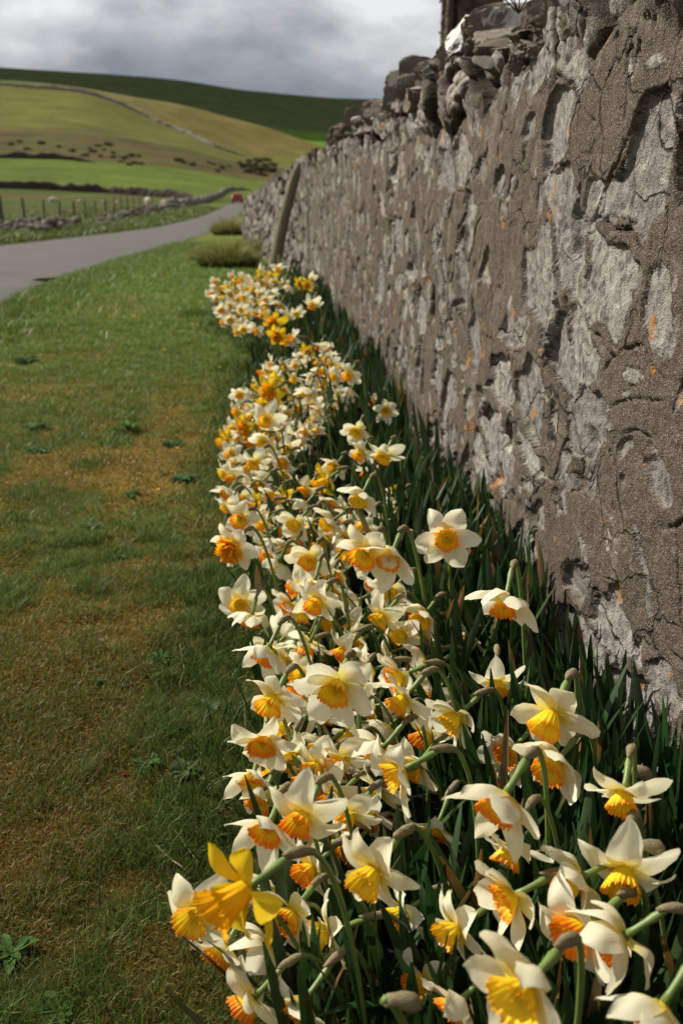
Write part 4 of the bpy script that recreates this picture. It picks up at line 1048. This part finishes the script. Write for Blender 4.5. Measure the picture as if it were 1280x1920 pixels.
# dead stalks lying in the grass
def stalk(pts, r, label):
    P = []
    for x, y in pts: q = on_z(x, y, .02); q[2] = float(zground(q[0], q[1]))+.012; P.append(q)
    P = np.array(P); V, Fc = tube(P-P[0], r, 6); mbs = MB(); mbs.add(V, Fc, np.tile([[.30, .23, .14]], (len(V), 1)))
    o = obj('dead_stalk', mbs.mesh('dead_stalk', M['blade'])); o.location = P[0]; tag(o, label, 'stalk', 'dead stalks lying on the lawn')
stalk([(294, 1598), (315, 1618), (335, 1632), (350, 1646)], .0016, 'pale straw stalk, lower of two on the near lawn')
stalk([(328, 1572), (345, 1592), (360, 1612), (372, 1630)], .0012, 'thin straw stalk, upper of two on the near lawn')
stalk([(210, 1915), (222, 1900), (232, 1890)], .0012, 'short pale stalk at the bottom edge of the lawn')
stalk([(338, 1215), (342, 1240), (346, 1262), (336, 1290)], .0011, 'upright dead stem among the weeds beside the daffodils')
def celandine(px, py, d, label):
    P = on_z(px, py, .03); dep = (P-CAM)@cf; r = max(.008, min(.016, d*dep/F/2)); P[2] = float(zground(P[0], P[1]))
    root = empty('lawn_flower', P); tag(root, label, 'flower', 'tiny yellow flowers in the lawn')
    mb = MB(); q = np.array([(math.cos(k*math.pi/8)*r*(1 if k % 2 == 0 else .6), math.sin(k*math.pi/8)*r*(1 if k % 2 == 0 else .6), .035+.004*(k % 2 == 0)) for k in range(16)]+[(0, 0, .033)])
    mb.add(q, [np.array([[k, (k+1) % 16, 16] for k in range(16)])], np.array([.75, .42, .01])[None].repeat(17, 0)); obj('petals', mb.mesh('petals', M['blade']), root)
    mb = MB(); V, Fc = tube([[0, 0, 0], [.002, 0, .018], [0, 0, .034]], .0008, 5); mb.add(V, Fc, np.array([.08, .12, .02])[None].repeat(len(V), 0)); obj('stalk', mb.mesh('stalk', M['blade']), root)
for (x, y, d, l) in [(308, 660, 9, 'orange-yellow lawn flower, brightest dot left of the far daffodils'), (251, 598, 9, 'orange-yellow lawn flower alone on the far green turf'), (332, 851, 7, 'tiny yellow flower above the weed patch near the daffodils'),
    (297, 933, 7, 'tiny yellow flower on the orange moss'), (197, 533, 7, 'yellow flower nearest the road crack, right one of the row'), (168, 532, 6, 'yellow flower nearest the road crack, left one of the row'), (178, 529, 6, 'yellow flower nearest the road crack, middle one of the row'),
    (264, 508, 7, 'yellow flower near the dry tussock on far turf'), (253, 520, 5, 'faint yellow flower just below the one near the tussock'), (308, 475, 6, 'yellow flower at the far road edge'), (361, 613, 6, 'yellow dot left of the far dark grass clump'), (371, 615, 5, 'yellow dot touching the far dark grass clump'),
    (205, 600, 5, 'dull brownish-yellow flower head left of the lone orange one'), (172, 541, 5, 'low yellow flower below the row by the road crack'), (325, 589, 6, 'withered brownish flower head near the far daffodils'), (412, 697, 5, 'tiny yellow flower beside the ferny clump')]:
    celandine(x, y, d, l)

# ------------------------------------------------------------------ distance: walls, fence, sheep, bushes, vehicle
def field_wall(pts, hgt, wid, name, label, step, seed, mat='far_wall', cat='wall'):
    W = np.array([land(*p) if len(p) == 2 else at_Y(*p) for p in pts]); 
    seg = np.linalg.norm(np.diff(W[:, :2], axis=0), axis=1); s = np.concatenate([[0], np.cumsum(seg)])
    n = max(8, min(1200, int(s[-1]/step))); q = np.linspace(0, s[-1], n); X = np.interp(q, s, W[:, 0]); Y = np.interp(q, s, W[:, 1]); Z = zground(X, Y)
    T = np.stack([np.gradient(X), np.gradient(Y)], 1); T /= np.linalg.norm(T, axis=1)[:, None]; N = np.stack([-T[:, 1], T[:, 0]], 1)
    tap = np.clip(np.minimum(q, s[-1]-q)/(step*9), 0, 1)**.6; hh = hgt*tap*(1+.30*fbm(q/step/3, q*0, s=seed, o=4)+.25*vnoise(q/step/1.2, q*0, s=seed+3))
    prof = [(-.5, -.3), (-.5, .35), (-.42, .85), (-.15, 1.0), (.2, .98), (.42, .8), (.5, .3), (.5, -.3)]
    V = []
    for j, (a, b) in enumerate(prof):
        wob = 1+.3*vnoise(q/step/1.1, q*0+j*5, s=seed+7)
        V.append(np.stack([X+N[:, 0]*a*wid*wob, Y+N[:, 1]*a*wid*wob, Z+b*hh*(1+.12*vnoise(q/step, q*0+j*3, s=seed+9))], 1))
    V = np.stack(V, 1).reshape(-1, 3); O = W[0].copy(); o = obj(name, mesh_np(name, V-O, [grid_faces(n, 8)], M[mat], False)); o.location = O
    tag(o, label, cat); return o
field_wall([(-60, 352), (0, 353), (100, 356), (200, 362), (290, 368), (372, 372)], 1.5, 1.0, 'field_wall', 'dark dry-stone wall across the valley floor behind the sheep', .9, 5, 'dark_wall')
field_wall([(-60, 156), (0, 159), (60, 165), (150, 173), (200, 186), (260, 212), (330, 243), (400, 274), (470, 296)], 1.7, 1.5, 'field_wall', 'pale stone wall climbing the hillside between green and golden pasture', 1.6, 15, 'rock_pale')
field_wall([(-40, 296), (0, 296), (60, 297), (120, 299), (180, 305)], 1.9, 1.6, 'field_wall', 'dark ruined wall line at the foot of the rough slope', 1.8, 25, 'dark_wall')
field_wall([(300, 391), (345, 386), (380, 381), (400, 372), (418, 362), (432, 357), (470, 357)], .85, .7, 'field_wall', 'low stone wall curving beside the road towards the red car', .7, 35)
def rubble(pts, n, size, label, seed):
    R = np.random.default_rng(seed); W = np.array([land(*p) for p in pts]); mb = MB(); import bmesh
    bm = bmesh.new(); bmesh.ops.create_icosphere(bm, subdivisions=2, radius=1); S = np.array([v.co[:] for v in bm.verts]); T = np.array([[v.index for v in f.verts] for f in bm.faces]); bm.free()
    seg = np.linalg.norm(np.diff(W[:, :2], axis=0), axis=1); s = np.concatenate([[0], np.cumsum(seg)]); O = W[0]
    for k in range(n):
        q = R.uniform(0, s[-1]); x = np.interp(q, s, W[:, 0])+R.normal(0, .35); y = np.interp(q, s, W[:, 1])+R.normal(0, .3)
        hgt = max(.15, .5+.5*float(fbm(np.array([q*.35]), np.array([0.]), s=seed, o=3)[0])*1.8)
        sz = size*R.uniform(.5, 1.2); V = S*np.array([sz, sz*.9, sz*.7])*(1+.25*fbm(S[:, 0]*1.5+k, S[:, 1]*1.5, S[:, 2]*1.5, s=seed, o=3))[:, None]
        z = float(zground(x, y))+R.random()*hgt*.55
        mb.add(V+np.array([x, y, z])-O, [T])
    o = obj('rubble_wall', mb.mesh('rubble_wall', M['far_wall'], True)); o.location = O; tag(o, label, 'wall')
rubble([(-60, 436), (0, 434), (60, 432), (100, 428), (135, 425)], 230, .17, 'tumbledown stretch of stone wall in front of the fence at far left', 3)
rubble([(178, 422), (220, 412), (260, 404), (300, 396), (345, 388)], 300, .19, 'tumbledown line of stones between the road verge and the sheep field', 9)
def fence():
    root = empty('fence', land(5, 426)); tag(root, 'post and wire fence behind the tumbled stones beside the road', 'fence'); O = np.array(root.location)
    tops = []
    xs = [-60, -28, 5, 48, 84, 113, 140, 162, 181, 199, 214, 228, 241, 252, 262, 271, 279, 287]
    for i, x in enumerate(xs):
        y = np.interp(x, [-60, 5, 140, 300], [427, 424, 412, 386]); P = land(x, y); w = .085*(1 if i % 3 else 1.3); h = 1.15+.1*math.sin(i*7.)
        if i == 2: w = .18
        V, Fc = box((0, 0, h/2-.1), (w, w, h+.2), bev=.1); o = obj('post', mesh_np('post', V, Fc, M['postwood'], False), root); o.location = P-O; o.rotation_euler = (math.sin(i*3.)*.05, math.cos(i*5.)*.05, 0); tops.append(P-O)
    for hh in (.35, .7, 1.05):
        V, Fc = tube(np.array(tops)+[0, 0, hh], .012, 4); obj('wire', mesh_np('wire', V, Fc, M['wire']), root)
fence()
def sheep(px, py, sc, yaw, label):
    P = land(px, py); mb = MB(); import bmesh
    bm = bmesh.new(); bmesh.ops.create_icosphere(bm, subdivisions=3, radius=1); S = np.array([v.co[:] for v in bm.verts]); T = np.array([[v.index for v in f.verts] for f in bm.faces]); bm.free()
    k = 1+.10*fbm(S[:, 0]*3+px, S[:, 1]*3, S[:, 2]*3, s=4, o=3); V = S*k[:, None]*np.array([.58, .33, .36]); V[:, 2] += .62; V[:, 2] += .05*np.cos(V[:, 0]*3); mb.add(V, [T])
    Vn, Fn = tube([[.45, 0, .72], [.62, 0, .62], [.76, 0, .40], [.86, 0, .22]], [.20, .14, .11, .06], 10); mb.add(Vn, Fn)
    for sy in (-1, 1):
        Ve, Fe = tube([[.66, sy*.08, .56], [.64, sy*.2, .52]], [.05, .02], 6); mb.add(Ve, Fe)
        for sx, b in ((.34, .03), (-.38, -.05)):
            Vl, Fl = tube([[sx, sy*.16, .5], [sx+b, sy*.16, .28], [sx, sy*.16, -.02]], [.09, .05, .045], 7); mb.add(Vl, Fl)
    o = obj('sheep', mb.mesh('sheep', M['wool'])); o.location = P; o.scale = (sc*.82,)*3; o.rotation_euler = (0, 0, yaw); tag(o, label, 'sheep', 'sheep grazing in the field beyond the fence')
sheep(100, 384, 1.25, .3, 'large pale sheep, leftmost in the field below the dark wall')
sheep(150, 382, .75, 2.8, 'small far sheep, second from the left in the field')
sheep(195, 384, .7, .5, 'small pale sheep in the middle of the field')
sheep(218, 385, .65, 3., 'faint small sheep right of the middle of the field')
sheep(278, 391, 1.35, 1.8, 'large pale sheep standing beside the tumbled stones near the road')
sheep(309, 389, 1.0, .4, 'pale sheep nearest the road, right of the large one by the stones')
# gorse bushes on the rough slope
def bush_mesh(seed, n=700):
    R = np.random.default_rng(seed); c = []
    for k in range(9):
        a = R.uniform(0, 6.28); r = R.uniform(0, .8); cc = np.array([math.cos(a)*r, math.sin(a)*r, R.uniform(.15, .5)]); q = R.normal(size=(n//9, 3)); q /= np.linalg.norm(q, axis=1)[:, None]
        c.append(cc+q*R.uniform(.25, .5)*R.uniform(.6, 1, (len(q), 1)))
    c = np.concatenate(c); c[:, 2] = np.abs(c[:, 2]); t = np.array([(.065, .056, .024)])*R.uniform(.5, 1.6, (len(c), 1))
    V, Fc, A = leafquads(c, R.uniform(.06, .14, len(c)), t); mb = MB(); mb.add(V, Fc, A); return mb.mesh('gorse_bush', M['bushleaf'], False)
BM = [bush_mesh(s) for s in (1, 2, 3, 4)]
bl = [(478, 306), (484, 316), (500, 312), (462, 308), (470, 320), (448, 303), (392, 302), (360, 306), (340, 298), (212, 284), (196, 278), (232, 294), (260, 290), (170, 276), (160, 288), (135, 280), (110, 272), (80, 266), (50, 276), (20, 268), (36, 262), (150, 298), (182, 270), (188, 290), (202, 268), (214, 292), (226, 300), (247, 290), (252, 303), (345, 302), (400, 305), (418, 312), (408, 318), (466, 300), (474, 312), (486, 300), (496, 308), (506, 318), (490, 325), (500, 298), (430, 308), (330, 297), (265, 304), (60, 290), (90, 292), (240, 306), (512, 306), (455, 310), (175, 282)]
for i, (x, y) in enumerate(bl):
    P = land(x, y+4); o = bpy.data.objects.new('gorse_bush', BM[i % 4]); link(o); o.location = P; s = P[1]/1970*(19 if x > 460 else 12)*(.7+.5*((i*37) % 10)/10); o.scale = (s*.75, s*.75, s*.55); o.rotation_euler = (0, 0, i*1.7)
    if x > 460: l = 'dark gorse bush in the dense thicket just left of the wall end'
    elif x > 320: l = 'dark gorse bush on the rough slope above the red car'
    elif x > 130: l = 'dark gorse bush in the scattered middle group on the rough slope'
    else: l = 'dark gorse bush at the far left of the rough slope'
    tag(o, l, 'bush', {0: 'far left gorse', 1: 'middle gorse', 2: 'gorse above the car', 3: 'gorse thicket by the wall end'}[0 if x <= 130 else 1 if x <= 320 else 2 if x <= 460 else 3])
def car():
    P = land(445, 381); root = empty('car', P, .03); tag(root, 'small red car seen from behind, far down the road', 'car')
    # body: side profile swept across the width with tumblehome
    prof = [(-1.9, .35), (-1.95, .62), (-1.88, .92), (-1.72, 1.02), (-1.45, 1.42), (-.9, 1.52), (.2, 1.50), (.95, 1.02), (1.75, .88), (1.95, .62), (1.93, .35)]
    ws = [-1, -.97, -.8, 0, .8, .97, 1]; V = []
    for w in ws:
        for (y, z) in prof:
            inset = .80 if z > 1.2 else 1.0; sh = .97 if abs(w) == 1 else 1
            V.append((w*.86*inset, y*sh, z if abs(w) < .99 else .35+(z-.35)*.96))
    n = len(prof); Q = grid_faces(len(ws), n, True); mb = MB(); mb.add(np.array(V), [Q])
    for k in (0, (len(ws)-1)*n):
        mb.add(np.array(V)[k:k+n], [np.array([[0, i, i+1] for i in range(1, n-1)])])
    obj('body', mb.mesh('body', M['car_red']), root)
    V = np.array([(-.66, -1.76, 1.04), (.66, -1.76, 1.04), (.56, -1.49, 1.38), (-.56, -1.49, 1.38)])+[0, -.02, 0]; V = np.concatenate([V, V+[0, .03, .0]])
    obj('rear_window', mesh_np('rear_window', V, [np.array([[0, 1, 2, 3], [4, 7, 6, 5], [0, 4, 5, 1], [1, 5, 6, 2], [2, 6, 7, 3], [3, 7, 4, 0]])], M['car_glass'], False), root)
    for sx in (-1, 1):
        V, Fc = box((sx*.72, -1.93, .80), (.22, .06, .18)); obj('tail_light', mesh_np('tail_light', V, Fc, M['lamp'], False), root)
        for y in (-1.2, 1.25):
            V, Fc = tube([(sx*.62, y, .31), (sx*.66, y, .31), (sx*.82, y, .31), (sx*.86, y, .31)], [.27, .31, .31, .27], 18); obj('wheel', mesh_np('wheel', V, Fc, M['tyre']), root)
    V, Fc = box((0, -1.93, .46), (1.5, .10, .20)); obj('bumper', mesh_np('bumper', V, Fc, M['car_glass'], False), root)
car()

# ------------------------------------------------------------------ unseen cloud slab high over the valley, placed to shade the back hill
AZ, EL = math.radians(-58), math.radians(41)    # azimuth from +Y towards +X
SUN = np.array([math.sin(AZ)*math.cos(EL), math.cos(AZ)*math.cos(EL), math.sin(EL)])
def cloud():
    n, m = 60, 40; a = np.linspace(-1, 1, n)[:, None]; b = np.linspace(-1, 1, m)[None]
    hc = 620.; tgt = np.array([60., 1480., 90.]); c = tgt+SUN*(hc/SUN[2])
    X = a*1300+0*b; Y = b*470+90*np.sin(a*4)+40*np.sin(a*11); r = np.clip(1-np.maximum(np.abs(a), np.abs(b))**4, 0, 1)
    nz = fbm(a*9+0*b, b*5+0*a, s=9, o=4)
    top = np.stack([X, Y, 90*r*(1+.6*nz)], -1).reshape(-1, 3); bot = np.stack([X, Y, -18*r*(1+nz)-.5], -1).reshape(-1, 3)
    V = np.concatenate([top, bot]); Fc = np.concatenate([grid_faces(n, m)[:, ::-1], grid_faces(n, m, off=n*m)])
    o = obj('cloud', mesh_np('cloud', V, [Fc], M['cloud'])); o.location = c; tag(o, kind='structure')
cloud()

# ------------------------------------------------------------------ sky, sun, camera
w = bpy.data.worlds.new("World"); scn.world = w; w.use_nodes = True; nt = w.node_tree; nt.nodes.clear(); k = NT(nt)
out = nt.nodes.new('ShaderNodeOutputWorld'); sky = nt.nodes.new('ShaderNodeTexSky'); sky.sky_type = 'NISHITA'; sky.sun_disc = False
sky.sun_elevation = EL; sky.sun_rotation = AZ
b1 = k.n('ShaderNodeBackground'); b1.inputs[1].default_value = .08; k.l(sky.outputs[0], b1.inputs[0])
g = k.n('ShaderNodeTexCoord').outputs['Generated']
mp = k.n('ShaderNodeMapping'); mp.inputs['Scale'].default_value = (2.3, 2.3, 5.0); mp.inputs['Location'].default_value = (2.6, .2, .35); k.l(g, mp.inputs[0])
f = k.noise(mp.outputs[0], 2.3, 7, .52, .1)
f2 = k.noise(mp.outputs[0], 1.1, 4, .5)
sx = k.n('ShaderNodeSeparateXYZ'); k.l(g, sx.inputs[0])
low = k.ramp(sx.outputs[2], [(.045, 1.), (.105, 0)])       # darker rain-blue cloud bank low down
cc = k.ramp(f, [(.34, (.23, .245, .29)), (.44, (.36, .372, .41)), (.53, (.55, .555, .575)), (.64, (.82, .82, .83))])
lowf = k.math('MULTIPLY', low, k.ramp(f2, [(.25, .55), (.6, 1)]))
cc = k.mix(lowf, cc, (.135, .165, .22))
b2 = k.n('ShaderNodeBackground'); k.l(cc, b2.inputs[0]); b2.inputs[1].default_value = .79
mx = k.n('ShaderNodeMixShader'); mx.inputs[0].default_value = .93
k.l(b1.outputs[0], mx.inputs[1]); k.l(b2.outputs[0], mx.inputs[2]); k.l(mx.outputs[0], out.inputs[0])
ld = bpy.data.lights.new('sun', 'SUN'); ld.energy = 5.0; ld.angle = math.radians(.55); ld.color = (1, .94, .84)
lo = bpy.data.objects.new('sun', ld); link(lo); lo.rotation_euler = Vector(-SUN).to_track_quat('-Z', 'Y').to_euler()
cd = bpy.data.cameras.new('camera'); co = bpy.data.objects.new('camera', cd); link(co)
co.matrix_world = Matrix(((cr[0], cu[0], -cf[0], 0), (cr[1], cu[1], -cf[1], 0), (cr[2], cu[2], -cf[2], H), (0, 0, 0, 1)))
cd.sensor_fit = 'HORIZONTAL'; cd.sensor_width = 24.; cd.lens = 24.*F/1280; cd.clip_end = 6000; cd.clip_start = .02
cd.dof.use_dof = True; cd.dof.focus_distance = 1.35; cd.dof.aperture_fstop = 7.1
scn.camera = co
scn.view_settings.view_transform = 'Standard'; scn.view_settings.look = 'None'; scn.view_settings.gamma = 1; scn.view_settings.exposure = .42
try: scn.cycles.use_denoising = True; scn.cycles.max_bounces = 8; scn.cycles.transparent_max_bounces = 8
except Exception: pass
